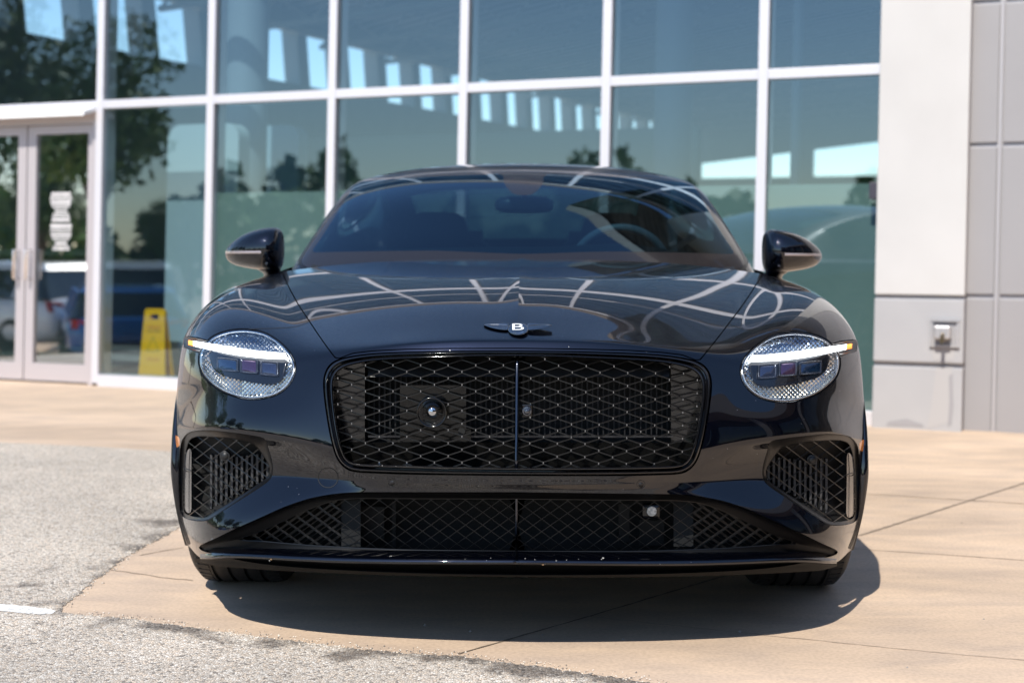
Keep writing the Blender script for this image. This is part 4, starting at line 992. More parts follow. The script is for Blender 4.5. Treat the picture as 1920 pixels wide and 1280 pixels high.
def door(x0, x1, hand):
    ua, ub = fac(x0, 450)[0], fac(x1, 450)[0]; g0, g1 = fac(60, 680)[1], H1-.205
    ga, gb = (ua+.085, ub-.075)
    mb = MB(); bbox(mb, ua, ub, .015, g0, -.07, -.01); d = mb.build('door', dalu, bl)
    mb = MB(); bbox(mb, ua, ub, g1, H1-.139, -.07, -.01); bbox(mb, ua, ga, g0, g1, -.0698, -.0102); bbox(mb, gb, ub, g0, g1, -.0698, -.0102); mb.build('door_frame', dalu, d)
    mb = MB(); mb.add([W(ga, g0, -.03), W(gb, g0, -.03), W(gb, g1, -.03), W(ga, g1, -.03)], [(0,1,2,3)]); mb.build('glass_pane', door_glass, d)
    hh = fac(100, 474)[1]; mb = MB(); bbox(mb, ga, gb, hh-.022, hh+.022, -.12, -.08); mb.build('push_bar', mat('push bar', (.30,.33,.34), .4, .6), d)
    uh = (ga-.03) if hand > 0 else (gb+.03)
    mb = MB(); p0 = W(uh, hh+.02, .05); p1 = W(uh, hh-.20, .05); mb.tube([W(uh, hh+.02, -.01), p0, p1, W(uh, hh-.20, -.01)], .011, 10); mb.build('handle', mat('handle metal', (.85,.82,.82), .2, .9), d, smooth=True)
    return d, ga, gb
u45 = fac(45, 450)[0]
d1, ga, gb = door(47.5, 175.5, 1)
wdt = fac(175.5, 450)[0]-fac(47.5, 450)[0]
def xof(u): return u
mbx = None
# second leaf, cut by the picture edge
def door2():
    ub = fac(45.5, 450)[0]; ua = ub-wdt; g0, g1 = fac(60, 680)[1], H1-.205; ga, gb = ua+.075, ub-.085
    mb = MB(); bbox(mb, ua, ub, .015, g0, -.07, -.01); d = mb.build('door', dalu, bl)
    mb = MB(); bbox(mb, ua, ub, g1, H1-.139, -.07, -.01); bbox(mb, ua, ga, g0, g1, -.0698, -.0102); bbox(mb, gb, ub, g0, g1, -.0698, -.0102); mb.build('door_frame', dalu, d)
    mb = MB(); mb.add([W(ga, g0, -.03), W(gb, g0, -.03), W(gb, g1, -.03), W(ga, g1, -.03)], [(0,1,2,3)]); mb.build('glass_pane', door_glass, d)
    hh = fac(100, 474)[1]; mb = MB(); bbox(mb, ga, gb, hh-.022, hh+.022, -.12, -.08); mb.build('push_bar', mat('push bar'), d)
    mb = MB(); uh = gb+.03; mb.tube([W(uh, hh+.02, -.01), W(uh, hh+.02, .05), W(uh, hh-.20, .05), W(uh, hh-.20, -.01)], .011, 10); mb.build('handle', mat('handle metal'), d, smooth=True)
    mb = MB(); bbox(mb, UL, ua-.004, .0, H1-.139, -.09, -.0); mb.build('door_side_panel', dalu, bl)
door2()
# white notice on the door glass: rows of small print, wider and narrower
mb = MB(); yw = [(361,366,18),(368,371,20),(373,375.5,20),(377,383,19),(385,388,17),(390,392,13),(394.5,398,11),(400,403,15),(405,408,16.5),(410,415.5,17),(420,427,19.5),(429,432,19.5),(434,436,20),(438,443,19),(445,448,17),(450,452,13),(454,459,11),(461,464,15),(465.5,469,16)]
for (a, b, hw) in yw:
    ua, ha = fac(114-hw, a, -.025); ub, hb_ = fac(114+hw, b, -.025)
    n = max(3, int((ub-ua)/.018))
    us = np.linspace(ua, ub, n+1)
    for i in range(n):
        bbox(mb, us[i], us[i]+(us[1]-us[0])*random.choice([.8,.92,.98]), hb_, ha, -.0285, -.027)
mb.build('door_notice', mat('white vinyl', (.62,.60,.60), .5), d1)
c = fac(63.5, 366, -.02); mb = MB(); mb.lathe(W(c[0], c[1], -.03), BN, [(.02,0),(.02,.008),(.0001,.01)], 20); mb.build('door_stop', mat('white vinyl'), d1)
# white column with two rusticated grey courses, grey panel wall beyond
stucco = noise_mix(mat('white stucco', (.7,.7,.7)), 2.5, (.52,.50,.485), (.56,.54,.525), .3, .7, bump=.25, bscale=120, rough=.85)
stg = noise_mix(mat('grey stucco', (.5,.5,.5)), 3, (.37,.362,.37), (.41,.40,.405), .3, .7, bump=.3, bscale=120, rough=.85)
UC = fac(1817, 400)[0]; hj1, hj2 = fac(1725, 552)[1], fac(1725, 681)[1]
mb = MB(); bbox(mb, UR, UC, hj1, HT+.6, -.5, .11); mb.build('column', stucco, bl, bevel=.006)
mb = MB(); bbox(mb, UR+.003, UC-.003, hj2-.05, hj1, -.5, .085); bbox(mb, UR+.003, UC-.003, hj1-.6, hj1-.001, -.49, .0851) if False else None
mb.build('column_joint', mat('joint shadow', (.40,.38,.38), .8), bl)
mb = MB(); bbox(mb, UR, UC, hj2+.012, hj1-.022, -.5, .112); mb.build('column_course', stg, bl, bevel=.008)
mb = MB(); bbox(mb, UR, UC, -.3, hj2-.012, -.5, .112); mb.build('column_course', stg, bl, bevel=.008)
# water stains under the hose box
st_m = mat('stain', (.31,.30,.31), .85); st_l = mat('stain light', (.405,.388,.385), .85)
def stain(poly, m, out):
    V = [W(*fac(x, y, out), out) for x, y in poly]; mb = MB(); mb.add(V, [tuple(range(len(V)))]); return mb.build('water_stain', m, bl)
stain([(1746,648),(1790,648),(1788,676),(1750,676)], st_l, .1135)
stain([(1755,688),(1786,688),(1782,740),(1786,790),(1742,802),(1738,804),(1746,760)], st_l, .1135)
stain([(1779,705),(1786,700),(1788,760),(1784,795),(1777,800),(1780,750)], st_m, .1145)
stain([(1665,790),(1700,785),(1730,795),(1732,800),(1662,797)], st_m, .1145)
panel_m = noise_mix(mat('grey metal panel', (.4,.4,.4)), 1.2, (.29,.275,.28), (.32,.305,.31), .3, .7, rough=.45)
gj = mat('panel joint', (.42,.40,.41), .5, .3)
hp = [-.3]+[fac(1850, y, .02)[1] for y in (556, 272, 4)]+[HT+.3]
up = [UC]+[fac(1872, 400, .02)[0]]; wp = .98
while up[-1] < UC+3.4: up.append(up[-1]+wp)
for i in range(len(up)-1):
    for j in range(len(hp)-1):
        mb = MB(); bbox(mb, up[i]+(.016 if i else 0), up[i+1]-.016, hp[j]+.014, hp[j+1]-.014, -.3, .02); mb.build('wall_panel', panel_m, bl, bevel=.003)
mb = MB(); bbox(mb, UC, up[-1], -.3, HT+.3, -.3, .002); mb.build('panel_backing', gj, bl)
for i in range(1, len(up)-1):
    mb = MB(); bbox(mb, up[i]-.008, up[i]+.008, -.3, HT+.3, .0025, .028); mb.build('panel_batten', gj, bl)
# roof edge, deck and overhanging canopy on steel trusses
wht = mat('fascia', (.22,.17,.13), .5)
mb = MB(); bbox(mb, UL-3, up[-1], 0, 1, -.3, .05)
mb.V = []; mb.F = []; ue = up[-1]; us0 = UWALL-.6
V = [W(u, HR(u)+dh, o) for o in (-.3, .05) for u, dh in ((us0, .01), (ue, .01), (ue, .12), (us0, .12))]
mb.add(V, [(0,1,2,3),(7,6,5,4),(0,4,5,1),(1,5,6,2),(2,6,7,3),(3,7,4,0)]); mb.build('parapet', wht, bl)
deck = noise_mix(mat('metal roof deck', (.2,.2,.2)), 40, (.10,.105,.11), (.22,.225,.23), .42, .58, detail=1, stretch=(1,.02,1), rough=.5)
def slab(u0, u1, d0, d1, o0, o1):
    mb = MB(); V = [W(u, HR(u)+dh, o) for o in (o0, o1) for u, dh in ((u0, d0), (u1, d0), (u1, d1), (u0, d1))]
    return mb.add(V, [(0,1,2,3),(7,6,5,4),(0,4,5,1),(1,5,6,2),(2,6,7,3),(3,7,4,0)])
CO = 1.15
can = slab(U[5]-.4, ue, .34, .42, .0, CO).build('canopy', deck, bl)
slab(U[5]-.4, ue, .28, .58, CO+.002, CO+.08).build('canopy_fascia', mat('canopy edge', (.06,.06,.065), .5), can)
mb = MB()
for u in np.arange(U[5], ue, .9):
    hb_ = HR(u); mb.tube([W(u, hb_+.30, .06), W(u, hb_+.30, CO)], .03, 6); mb.tube([W(u, hb_-.05, .06), W(u, hb_+.27, CO-.1)], .03, 6)
    for q in range(4): mb.tube([W(u, hb_+.0+q*.07, .1+q*.25), W(u, hb_+.29, .22+q*.25)], .015, 5)
mb.build('canopy_truss', mat('truss steel', (.16,.165,.17), .5), can)
# ---- inside the showroom
IW = -1
def I(u, h, dep): return W(u, h, -dep)
ufloor = noise_mix(mat('showroom floor', (.3,.3,.3)), 3, (.40,.40,.39), (.48,.48,.47), rough=.25)
U0 = UL-2.2; DEP = 24.0; u_end = up[-1]
cu_, _h = fac(960, 400)
camu = (CAM-G0)@BU
mb = MB(); mb.add([I(UWALL, .012, .14), I(u_end, .012, .14), I(u_end, .012, DEP), I(UWALL, .012, DEP)], [(0,1,2,3)]); mb.build('showroom_floor', ufloor, bl)
ceil_m = mat('corrugated ceiling', (.16,.18,.19), .5); t, b_ = nodes(ceil_m); N = t.nodes; L = t.links
tc = N.new('ShaderNodeTexCoord'); wv = N.new('ShaderNodeTexWave'); wv.wave_type = 'BANDS'; wv.bands_direction = 'DIAGONAL'; wv.inputs['Scale'].default_value = 1.6; wv.inputs['Distortion'].default_value = 0
L.new(tc.outputs['Object'], wv.inputs[0]); rr = N.new('ShaderNodeValToRGB'); rr.color_ramp.elements[0].color = (.20,.23,.24,1); rr.color_ramp.elements[0].position = .35; rr.color_ramp.elements[1].color = (.55,.60,.61,1); rr.color_ramp.elements[1].position = .6
L.new(wv.outputs['Fac'], rr.inputs[0]); L.new(rr.outputs[0], b_.inputs['Base Color'])
hz0, hz1 = CAM[2]+10.5*.203, CAM[2]+10.5*.262          # clerestory bottom and top heights
iw = noise_mix(mat('inner wall', (.3,.34,.36)), 1.0, (.30,.33,.335), (.38,.41,.415), rough=.8)
mb = MB(); T_ = .25
def ibox(mb, u0, u1, h0, h1, d0, d1): return bbox(mb, u0, u1, h0, h1, -d1, -d0)
ibox(mb, UWALL-T_, UWALL, 0, hz0, .2, DEP); ibox(mb, UWALL-T_, UWALL, hz1+.10, HR(UWALL), .2, DEP)
# posts between the high windows lean towards the street
for d in np.arange(.2, DEP, 1.05):
    wd = .24; sk = .13
    V = [I(UWALL-T_+.01, hz0-.02, d), I(UWALL-T_+.01, hz0-.02, d+wd), I(UWALL-T_+.01, hz1+.12, d+wd-sk), I(UWALL-T_+.01, hz1+.12, d-sk)]
    V2 = [v+BU*(T_-.02) for v in V]; mb.add(V+V2, [(0,1,2,3),(4,7,6,5),(0,4,5,1),(1,5,6,2),(2,6,7,3),(3,7,4,0)])
mb.build('clerestory_wall', iw, bl)
mb = MB(); ibox(mb, UWALL, UWALL+.10, hz1+.02, hz1+.10, .2, DEP); mb.build('clerestory_ledge', mat('cream ledge', (.55,.52,.40), .6), bl)
# back wall with tall glazing under a rising roof line
ub0 = UWALL; 
mb = MB(); ibox(mb, ub0, u_end, 0, 2.7, DEP, DEP+.2); V = [I(UWALL, 3.0, DEP), I(u_end, 4.3, DEP), I(u_end, HR(u_end), DEP), I(UWALL, HR(UWALL), DEP)]; mb.add(V, [(0,1,2,3)])
for q in np.arange(ub0, u_end, 2.6): ibox(mb, q, q+.3, 2.7, HR(q), DEP+.01, DEP+.19)
mb.build('back_wall', iw, bl)
# sloping ceiling
mb = MB(); hc0, hc1 = HR(UWALL)-.12, HR(u_end)-.12
V = [I(UWALL, hc0, .3), I(u_end, hc1, .3), I(u_end, hc1, DEP), I(UWALL, hc0, DEP)]
mb.add(V+[v+np.array([0,0,.12]) for v in V], [(3,2,1,0),(4,5,6,7),(0,1,5,4),(1,2,6,5),(2,3,7,6),(3,0,4,7)]); cl = mb.build('ceiling', ceil_m, bl)
def hceil(u): return hc0+(hc1-hc0)*(u-UWALL)/(u_end-UWALL)
mb = MB()
for d in np.arange(1.2, DEP, 1.7):
    us = np.arange(UWALL, u_end, .9)
    mb.tube([I(UWALL, hceil(UWALL)-.06, d), I(u_end, hceil(u_end)-.06, d)], .05, 4); mb.tube([I(UWALL, hceil(UWALL)-.40, d), I(u_end, hceil(u_end)-.40, d)], .045, 4)
    for i, u in enumerate(us[:-1]):
        mb.tube([I(u, hceil(u)-.40, d), I(u+.45, hceil(u+.45)-.06, d)], .022, 4); mb.tube([I(u+.45, hceil(u+.45)-.06, d), I(u+.9, hceil(u+.9)-.40, d)], .022, 4)
mb.build('roof_truss', mat('roof truss', (.42,.45,.46), .5), bl)
V = [W(u, HR(u)+dh, o) for o in (-DEP-.2, -.305) for u, dh in ((UWALL-.4, .05), (u_end, .05), (u_end, .2), (UWALL-.4, .2))]
mb = MB(); mb.add(V, [(0,1,2,3),(7,6,5,4),(0,4,5,1),(1,5,6,2),(2,6,7,3),(3,7,4,0)]); mb.build('roof', wht, bl)
mb = MB(); ibox(mb, u_end-.2, u_end, 0, HT, .31, DEP); mb.build('side_wall', iw, bl)
# structural columns and free-standing panels inside
mb = MB()
for (x, dd, r_) in ((455, 1.2, .17), (1255, 3.0, .16), (1485, 2.2, .04)):
    u, h = fac(x, 60); p = CAM+ray(x, 60)*((G0-BN*dd-CAM)@BN)/(ray(x, 60)@BN); uu = (p-G0)@BU
    mb.tube([I(uu, 0, dd), I(uu, min(HT-.2, hceil(uu)), dd)], r_, 20, cap=False)
mb.build('round_column', mat('column paint', (.24,.27,.31), .5), bl, smooth=True)
def dwall(x0, x1, ytop, dd, m, rad=.12):
    def uat(x): r_ = ray(x, 400); t = ((G0-BN*dd-CAM)@BN)/(r_@BN); return ((CAM+r_*t-G0)@BU, t)
    (ua, t1), (ub, t2) = uat(x0), uat(x1); hh = CAM[2]+(HY-ytop)/F*t1
    q = [(ua, 0), (ub, 0)]
    for k in range(7): a = R(90*k/6); q.append((ub-rad+rad*math.cos(a), hh-rad+rad*math.sin(a)))
    for k in range(7): a = R(90+90*k/6); q.append((ua+rad+rad*math.cos(a), hh-rad+rad*math.sin(a)))
    n = len(q); mb = MB(); V = [I(u, h, dd) for u, h in q]+[I(u, h, dd+.15) for u, h in q]
    mb.add(V, [tuple(range(n)), tuple(range(2*n-1, n-1, -1))]+[(i, n+i, n+(i+1) % n, (i+1) % n) for i in range(n)]); return mb.build('inner_panel', m, bl)
dw = mat('reflection panel', (.42,.49,.52), .6)
dwall(307, 440, 238, .55, dw); dwall(466, 553, 239, 1.9, mat('reflection panel dark', (.36,.46,.54), .5)); dwall(556, 1300, 262, 5.5, mat('partition', (.22,.26,.26), .7), .01)  # first two panels added in place of pale reflections in the glass
mb = MB(); u, h = fac(1637, 357, .12); bbox(mb, u-.028, u+.030, h-.05, h+.048, .034, .10)
mb.build('card_reader', mat('reader black', (.05,.045,.06), .4), bl, bevel=.004)
# recessed tap box on the column
u0, h0 = fac(1772, 622, .11); s_ = .083
mb = MB(); bbox(mb, u0-s_, u0+s_, h0+s_*.72, h0+s_*.92, .1125, .135); bbox(mb, u0-s_, u0-s_*.78, h0-s_*.9, h0+s_*.72, .1125, .13); bbox(mb, u0+s_*.80, u0+s_, h0-s_*.9, h0+s_*.72, .1125, .13); bbox(mb, u0-s_, u0+s_, h0-s_*1.05, h0-s_*.9, .1125, .13)
tb = mb.build('tap_box', mat('tap box metal', (.62,.60,.60), .35, .6), bl)
mb = MB(); bbox(mb, u0-s_*.78, u0+s_*.80, h0-s_*.9, h0+s_*.72, .1125, .116); mb.build('tap_box_back', mat('tap box back', (.34,.33,.34), .5), tb)
mb = MB(); bbox(mb, u0-s_*.60, u0+s_*.45, h0-s_*.45, h0+s_*.45, .1165, .19); mb.build('tap_housing', mat('tap box metal'), tb, bevel=.008)
mb = MB(); mb.tube([W(u0, h0-.01, .19), W(u0, h0-.02, .225), W(u0, h0-.06, .235)], .011, 8); mb.build('tap', mat('tap brass', (.12,.09,.05), .4, .7), tb)

# ---- yellow floor sign standing just inside the glass
ys = []
def sgn(x, y, dd=.28):
    r_ = ray(x, y); t = ((G0-BN*dd-CAM)@BN)/(r_@BN); p = CAM+r_*t; return (p-G0)@BU, p[2]
ua, _ = sgn(262, 725); ub, _ = sgn(313, 725); uc, zt = sgn(266, 579); ud, _ = sgn(303, 579)
us_ = empty('floor_sign', I((ua+ub)/2, .012, .35).tolist(), 'yellow folding wet-floor sign standing behind the glass beside the doors', 'sign')
yel = mat('yellow plastic', (1.0,.50,.005), .4); redp = mat('red print', (.62,.10,.03), .5); blkp = mat('dark print', (.10,.09,.03), .5)
def sp_pt(a, b, side, th):      # a 0..1 across, b 0..1 up
    u = (ua*(1-b)+uc*b)*(1-a)+(ub*(1-b)+ud*b)*a; dd = .26+.05*b if side == 0 else .37-.05*b
    return I(u, .014+(zt-.014)*b, dd-th if side == 0 else dd+th)
for side in (0, 1):
    mb = MB(); out = [(0,0),(.33,0),(.36,.05),(.5,.07),(.64,.05),(.67,0),(1,0),(1,.97),(.9,1),(.1,1),(0,.97)]
    hole = [(.30,.86),(.70,.86),(.70,.93),(.30,.93)]
    # four strips round the hand hole, then the rest
    def pq(poly):
        n = len(poly); V = [sp_pt(a, b, side, .006) for a, b in poly]+[sp_pt(a, b, side, -.006) for a, b in poly]
        mb.add(V, [tuple(range(n)), tuple(range(2*n-1, n-1, -1))]+[(i, (i+1) % n, n+(i+1) % n, n+i) for i in range(n)])
    pq([(0,0),(.33,0),(.36,.05),(.5,.07),(.64,.05),(.67,0),(1,0),(1,.86),(0,.86)]); pq([(0,.8601),(.3,.8601),(.3,.93),(0,.93)]); pq([(.7,.8601),(1,.8601),(1,.93),(.7,.93)]); pq([(0,.9301),(1,.9301),(1,.975),(.92,1),(.08,1),(0,.975)])
    pn = mb.build('sign_panel', yel, us_)
    if side == 0:
        mb = MB()
        def bar(a0, a1, b0, b1, mb): V = [sp_pt(a, b, 0, .0075) for a, b in ((a0,b0),(a1,b0),(a1,b1),(a0,b1))]; mb.add(V, [(0,1,2,3)])
        letter('CUIDADO', .18, .84, .77, .735, lambda x, y: sp_pt(x, y, 0, .0075), 'print', redp, pn)
        letter('CAUTION', .2, .82, .715, .685, lambda x, y: sp_pt(x, y, 0, .0075), 'print', blkp, pn)
        letter('WET FLOOR', .28, .78, .33, .295, lambda x, y: sp_pt(x, y, 0, .0075), 'print', redp, pn)
        mb = MB(); tri = [(.5,.64),(.78,.42),(.22,.42)]; tri2 = [(.5,.605),(.71,.435),(.29,.435)]
        V = [sp_pt(a, b, 0, .0075) for a, b in tri+tri2]; mb.add(V, [(0,1,4,3),(1,2,5,4),(2,0,3,5)]); mb.build('warning_triangle', mat('ochre print', (.55,.36,.02), .5), pn)
mb = MB(); mb.tube([sp_pt(.12, .985, 0, 0), sp_pt(.88, .985, 0, 0)], .012, 8); mb.build('hinge', yel, us_)
# ================================================================== GROUND
def ground_mat():
    m = bpy.data.materials.new('concrete'); t, b = nodes(m); N = t.nodes; L = t.links
    tc = N.new('ShaderNodeTexCoord'); mp = N.new('ShaderNodeMapping'); L.new(tc.outputs['Object'], mp.inputs[0]); mp.inputs['Rotation'].default_value = (0, 0, R(-25)); mp.inputs['Scale'].default_value = (.6, 1.5, 1)
    def nz(s, d, v=None, dist=0):
        n = N.new('ShaderNodeTexNoise'); n.inputs['Scale'].default_value = s; n.inputs['Detail'].default_value = d; n.inputs['Distortion'].default_value = dist; L.new((v or mp).outputs[0 if v is None else 'Object'], n.inputs['Vector']); return n
    n1 = nz(1.1, 8, dist=.6); n2 = nz(6, 8, dist=.4); n3 = nz(90, 6, tc)
    r1 = N.new('ShaderNodeValToRGB'); e = r1.color_ramp.elements; e[0].position = .28; e[0].color = (.46,.350,.262,1); e[1].position = .68; e[1].color = (.645,.492,.368,1); L.new(n1.outputs[0], r1.inputs[0])
    r2 = N.new('ShaderNodeValToRGB'); e = r2.color_ramp.elements; e[0].position = .33; e[0].color = (.88,.88,.89,1); e[1].position = .62; e[1].color = (1.06,1.04,1.0,1); L.new(n2.outputs[0], r2.inputs[0])
    r3 = N.new('ShaderNodeValToRGB'); e = r3.color_ramp.elements; e[0].position = .30; e[0].color = (.86,.86,.86,1); e[1].position = .60; e[1].color = (1.03,1.03,1.03,1); L.new(n3.outputs[0], r3.inputs[0])
    x1 = N.new('ShaderNodeMix'); x1.data_type = 'RGBA'; x1.blend_type = 'MULTIPLY'; x1.inputs[0].default_value = 1; L.new(r1.outputs[0], x1.inputs[6]); L.new(r2.outputs[0], x1.inputs[7])
    x2 = N.new('ShaderNodeMix'); x2.data_type = 'RGBA'; x2.blend_type = 'MULTIPLY'; x2.inputs[0].default_value = 1; L.new(x1.outputs[2], x2.inputs[6]); L.new(r3.outputs[0], x2.inputs[7])
    # scattered dark oil spots
    v = N.new('ShaderNodeTexVoronoi'); v.inputs['Scale'].default_value = 5; L.new(tc.outputs['Object'], v.inputs[0])
    lt = N.new('ShaderNodeMath'); lt.operation = 'LESS_THAN'; lt.inputs[1].default_value = .025; L.new(v.outputs['Distance'], lt.inputs[0])
    x3 = N.new('ShaderNodeMix'); x3.data_type = 'RGBA'; x3.inputs[7].default_value = (.08,.06,.045,1); L.new(lt.outputs[0], x3.inputs[0]); L.new(x2.outputs[2], x3.inputs[6])
    L.new(x3.outputs[2], b.inputs['Base Color']); b.inputs['Roughness'].default_value = .75
    bp = N.new('ShaderNodeBump'); bp.inputs['Strength'].default_value = .35; bp.inputs['Distance'].default_value = .0015; n4 = nz(260, 3, tc); L.new(n4.outputs[0], bp.inputs['Height']); L.new(bp.outputs[0], b.inputs['Normal'])
    return m
def gz(x, y):   # the lot falls away gently to the left and behind the camera
    p = np.array([x, y]); d = max(0.0, -(x+6.5)*.9-(0)*(y)) ; return -.9*min(1.0, d/4.0)**1.3 if x < -6.5 else 0.0
gm = ground_mat()
xs_ = [-600,-200,-80,-40,-30,-24,-20,-18,-16,-14,-12,-10.5,-9.5,-8.5,-7.5,-6.5,-5,0,5,10,30,80,200,600]; ys_ = [-600,-200,-80,-40,-20,-10,0,10,20,40,80,200,600]
V = [(x, y, gz(x, y)) for y in ys_ for x in xs_]; n = len(xs_)
g = mk('ground', V, [(j*n+i, j*n+i+1, (j+1)*n+i+1, (j+1)*n+i) for j in range(len(ys_)-1) for i in range(n-1)], gm, None, True); g['kind'] = 'structure'
# asphalt with exposed aggregate
A_far = [on_ground(-260, 812, .002), on_ground(0, 829, .002), on_ground(200, 838, .002), on_ground(360, 849, .002)]
edgeL = [(395,915),(372,945),(340,985),(300,1008),(270,1022),(235,1045),(205,1066),(170,1092),(140,1118),(112,1145)]
edgeB = [(140,1149),(240,1158),(320,1168),(400,1180),(480,1190),(620,1208),(700,1217),(860,1228),(1000,1246),(1200,1274),(1400,1310),(1900,1420)]
def rough_line(pts, amp=.009, step=.010):
    P = [on_ground(x, y, .004)[:2] for x, y in pts]; out = []
    for a, b in zip(P[:-1], P[1:]):
        k = max(1, int(np.hypot(*(b-a))/step)); nn = np.array([-(b-a)[1], (b-a)[0]]); nn /= np.linalg.norm(nn)
        for i in range(k): out.append(a+(b-a)*i/k+nn*random.uniform(-amp, amp))
    out.append(P[-1]); return out
pl = [p[:2] for p in A_far]+rough_line(edgeL)+rough_line(edgeB)
far = [(3.2,-14),(-6.4,-14),(-6.4, 9.0)]
poly = [tuple(p)+(.002,) for p in pl]+[p+(.002,) for p in far]
asp = bpy.data.materials.new('asphalt'); t, b = nodes(asp); N = t.nodes; L = t.links
tc = N.new('ShaderNodeTexCoord')
v1 = N.new('ShaderNodeTexVoronoi'); v1.inputs['Scale'].default_value = 150; L.new(tc.outputs['Object'], v1.inputs[0])
v2 = N.new('ShaderNodeTexVoronoi'); v2.feature = 'DISTANCE_TO_EDGE'; v2.inputs['Scale'].default_value = 150; L.new(tc.outputs['Object'], v2.inputs[0])
sp_ = N.new('ShaderNodeSeparateColor'); L.new(v1.outputs['Color'], sp_.inputs[0])
r1 = N.new('ShaderNodeValToRGB'); e = r1.color_ramp.elements; e[0].position = 0; e[0].color = (.20,.18,.16,1); e[1].position = 1; e[1].color = (.90,.84,.76,1)
for p_, c_ in ((.07,(.30,.27,.24,1)),(.16,(.56,.50,.43,1)),(.40,(.66,.59,.51,1)),(.60,(.74,.61,.48,1)),(.8,(.76,.70,.62,1))): q = r1.color_ramp.elements.new(p_); q.color = c_
L.new(sp_.outputs[0], r1.inputs[0])
r2 = N.new('ShaderNodeValToRGB'); e = r2.color_ramp.elements; e[0].position = 0; e[0].color = (.34,.32,.30,1); e[1].position = .20; e[1].color = (1,1,1,1); L.new(v2.outputs['Distance'], r2.inputs[0])
x1 = N.new('ShaderNodeMix'); x1.data_type = 'RGBA'; x1.blend_type = 'MULTIPLY'; x1.inputs[0].default_value = 1; L.new(r1.outputs[0], x1.inputs[6]); L.new(r2.outputs[0], x1.inputs[7])
nb = N.new('ShaderNodeTexNoise'); nb.inputs['Scale'].default_value = 1.3; nb.inputs['Detail'].default_value = 6; L.new(tc.outputs['Object'], nb.inputs[0])
r3 = N.new('ShaderNodeValToRGB'); e = r3.color_ramp.elements; e[0].position = .32; e[0].color = (.80,.80,.80,1); e[1].position = .6; e[1].color = (1.08,1.07,1.06,1); L.new(nb.outputs[0], r3.inputs[0])
x2 = N.new('ShaderNodeMix'); x2.data_type = 'RGBA'; x2.blend_type = 'MULTIPLY'; x2.inputs[0].default_value = 1; L.new(x1.outputs[2], x2.inputs[6]); L.new(r3.outputs[0], x2.inputs[7])
# tar showing through near the seam with the concrete: distance from the two edges
def edge_dist(p0, p1):
    a = on_ground(*p0)[:2]; c = on_ground(*p1)[:2]; d = c-a; d /= np.linalg.norm(d); nn = (-d[1], d[0])
    vm = N.new('ShaderNodeVectorMath'); vm.operation = 'DOT_PRODUCT'; vm.inputs[1].default_value = (nn[0], nn[1], 0); L.new(tc.outputs['Object'], vm.inputs[0])
    s_ = N.new('ShaderNodeMath'); s_.operation = 'SUBTRACT'; s_.inputs[1].default_value = float(nn[0]*a[0]+nn[1]*a[1]); L.new(vm.outputs['Value'], s_.inputs[0])
    ab = N.new('ShaderNodeMath'); ab.operation = 'ABSOLUTE'; L.new(s_.outputs[0], ab.inputs[0]); return ab, s_, (nn, a)
e1 = edge_dist((355,965), (112,1145)); e2 = edge_dist((240,1158), (1200,1274))
def only_side(e, other, ref):     # keep the stain of one edge to the far side of the other
    (nn, a) = other[2]; r_ = on_ground(*ref)[:2]; sg_ = 1 if (nn[0]*(r_[0]-a[0])+nn[1]*(r_[1]-a[1])) > 0 else -1
    q = N.new('ShaderNodeMath'); q.operation = 'MULTIPLY'; q.inputs[1].default_value = -sg_*8.0; L.new(other[1].outputs[0], q.inputs[0])
    w_ = N.new('ShaderNodeMath'); w_.operation = 'MAXIMUM'; L.new(e[0].outputs[0], w_.inputs[0]); L.new(q.outputs[0], w_.inputs[1]); return w_
m1_, m2_ = only_side(e1, e2, (200, 900)), only_side(e2, e1, (600, 1150))
mn = N.new('ShaderNodeMath'); mn.operation = 'MINIMUM'; L.new(m1_.outputs[0], mn.inputs[0]); L.new(m2_.outputs[0], mn.inputs[1])
ns = N.new('ShaderNodeTexNoise'); ns.inputs['Scale'].default_value = 5.5; ns.inputs['Detail'].default_value = 7; L.new(tc.outputs['Object'], ns.inputs[0])
mr = N.new('ShaderNodeMapRange'); mr.inputs['From Min'].default_value = .0; mr.inputs['From Max'].default_value = .34; mr.inputs['To Min'].default_value = .14; mr.inputs['To Max'].default_value = -.25; L.new(mn.outputs[0], mr.inputs[0])
ad = N.new('ShaderNodeMath'); ad.operation = 'ADD'; L.new(mr.outputs[0], ad.inputs[0]); L.new(ns.outputs[0], ad.inputs[1])
r4 = N.new('ShaderNodeValToRGB'); e = r4.color_ramp.elements; e[0].position = .52; e[0].color = (0,0,0,1); e[1].position = .66; e[1].color = (1,1,1,1); L.new(ad.outputs[0], r4.inputs[0])
x3 = N.new('ShaderNodeMix'); x3.data_type = 'RGBA'; x3.blend_type = 'MULTIPLY'; x3.inputs[7].default_value = (.36,.35,.35,1); L.new(r4.outputs[0], x3.inputs[0]); L.new(x2.outputs[2], x3.inputs[6])
L.new(x3.outputs[2], b.inputs['Base Color']); b.inputs['Roughness'].default_value = .85
bp = N.new('ShaderNodeBump'); bp.inputs['Strength'].default_value = .9; bp.inputs['Distance'].default_value = .003; L.new(v2.outputs['Distance'], bp.inputs['Height']); L.new(bp.outputs[0], b.inputs['Normal'])
from mathutils.geometry import tessellate_polygon
tri = tessellate_polygon([[Vector(p) for p in poly]])
o = mk('asphalt', poly, [t_ if True else t_ for t_ in tri], asp, None, False); o['kind'] = 'structure'
me = o.data; 
import bmesh
bm = bmesh.new(); bm.from_mesh(me); bmesh.ops.recalc_face_normals(bm, faces=bm.faces); 
for f in bm.faces:
    if f.normal.z < 0: f.normal_flip()
bm.to_mesh(me); bm.free()
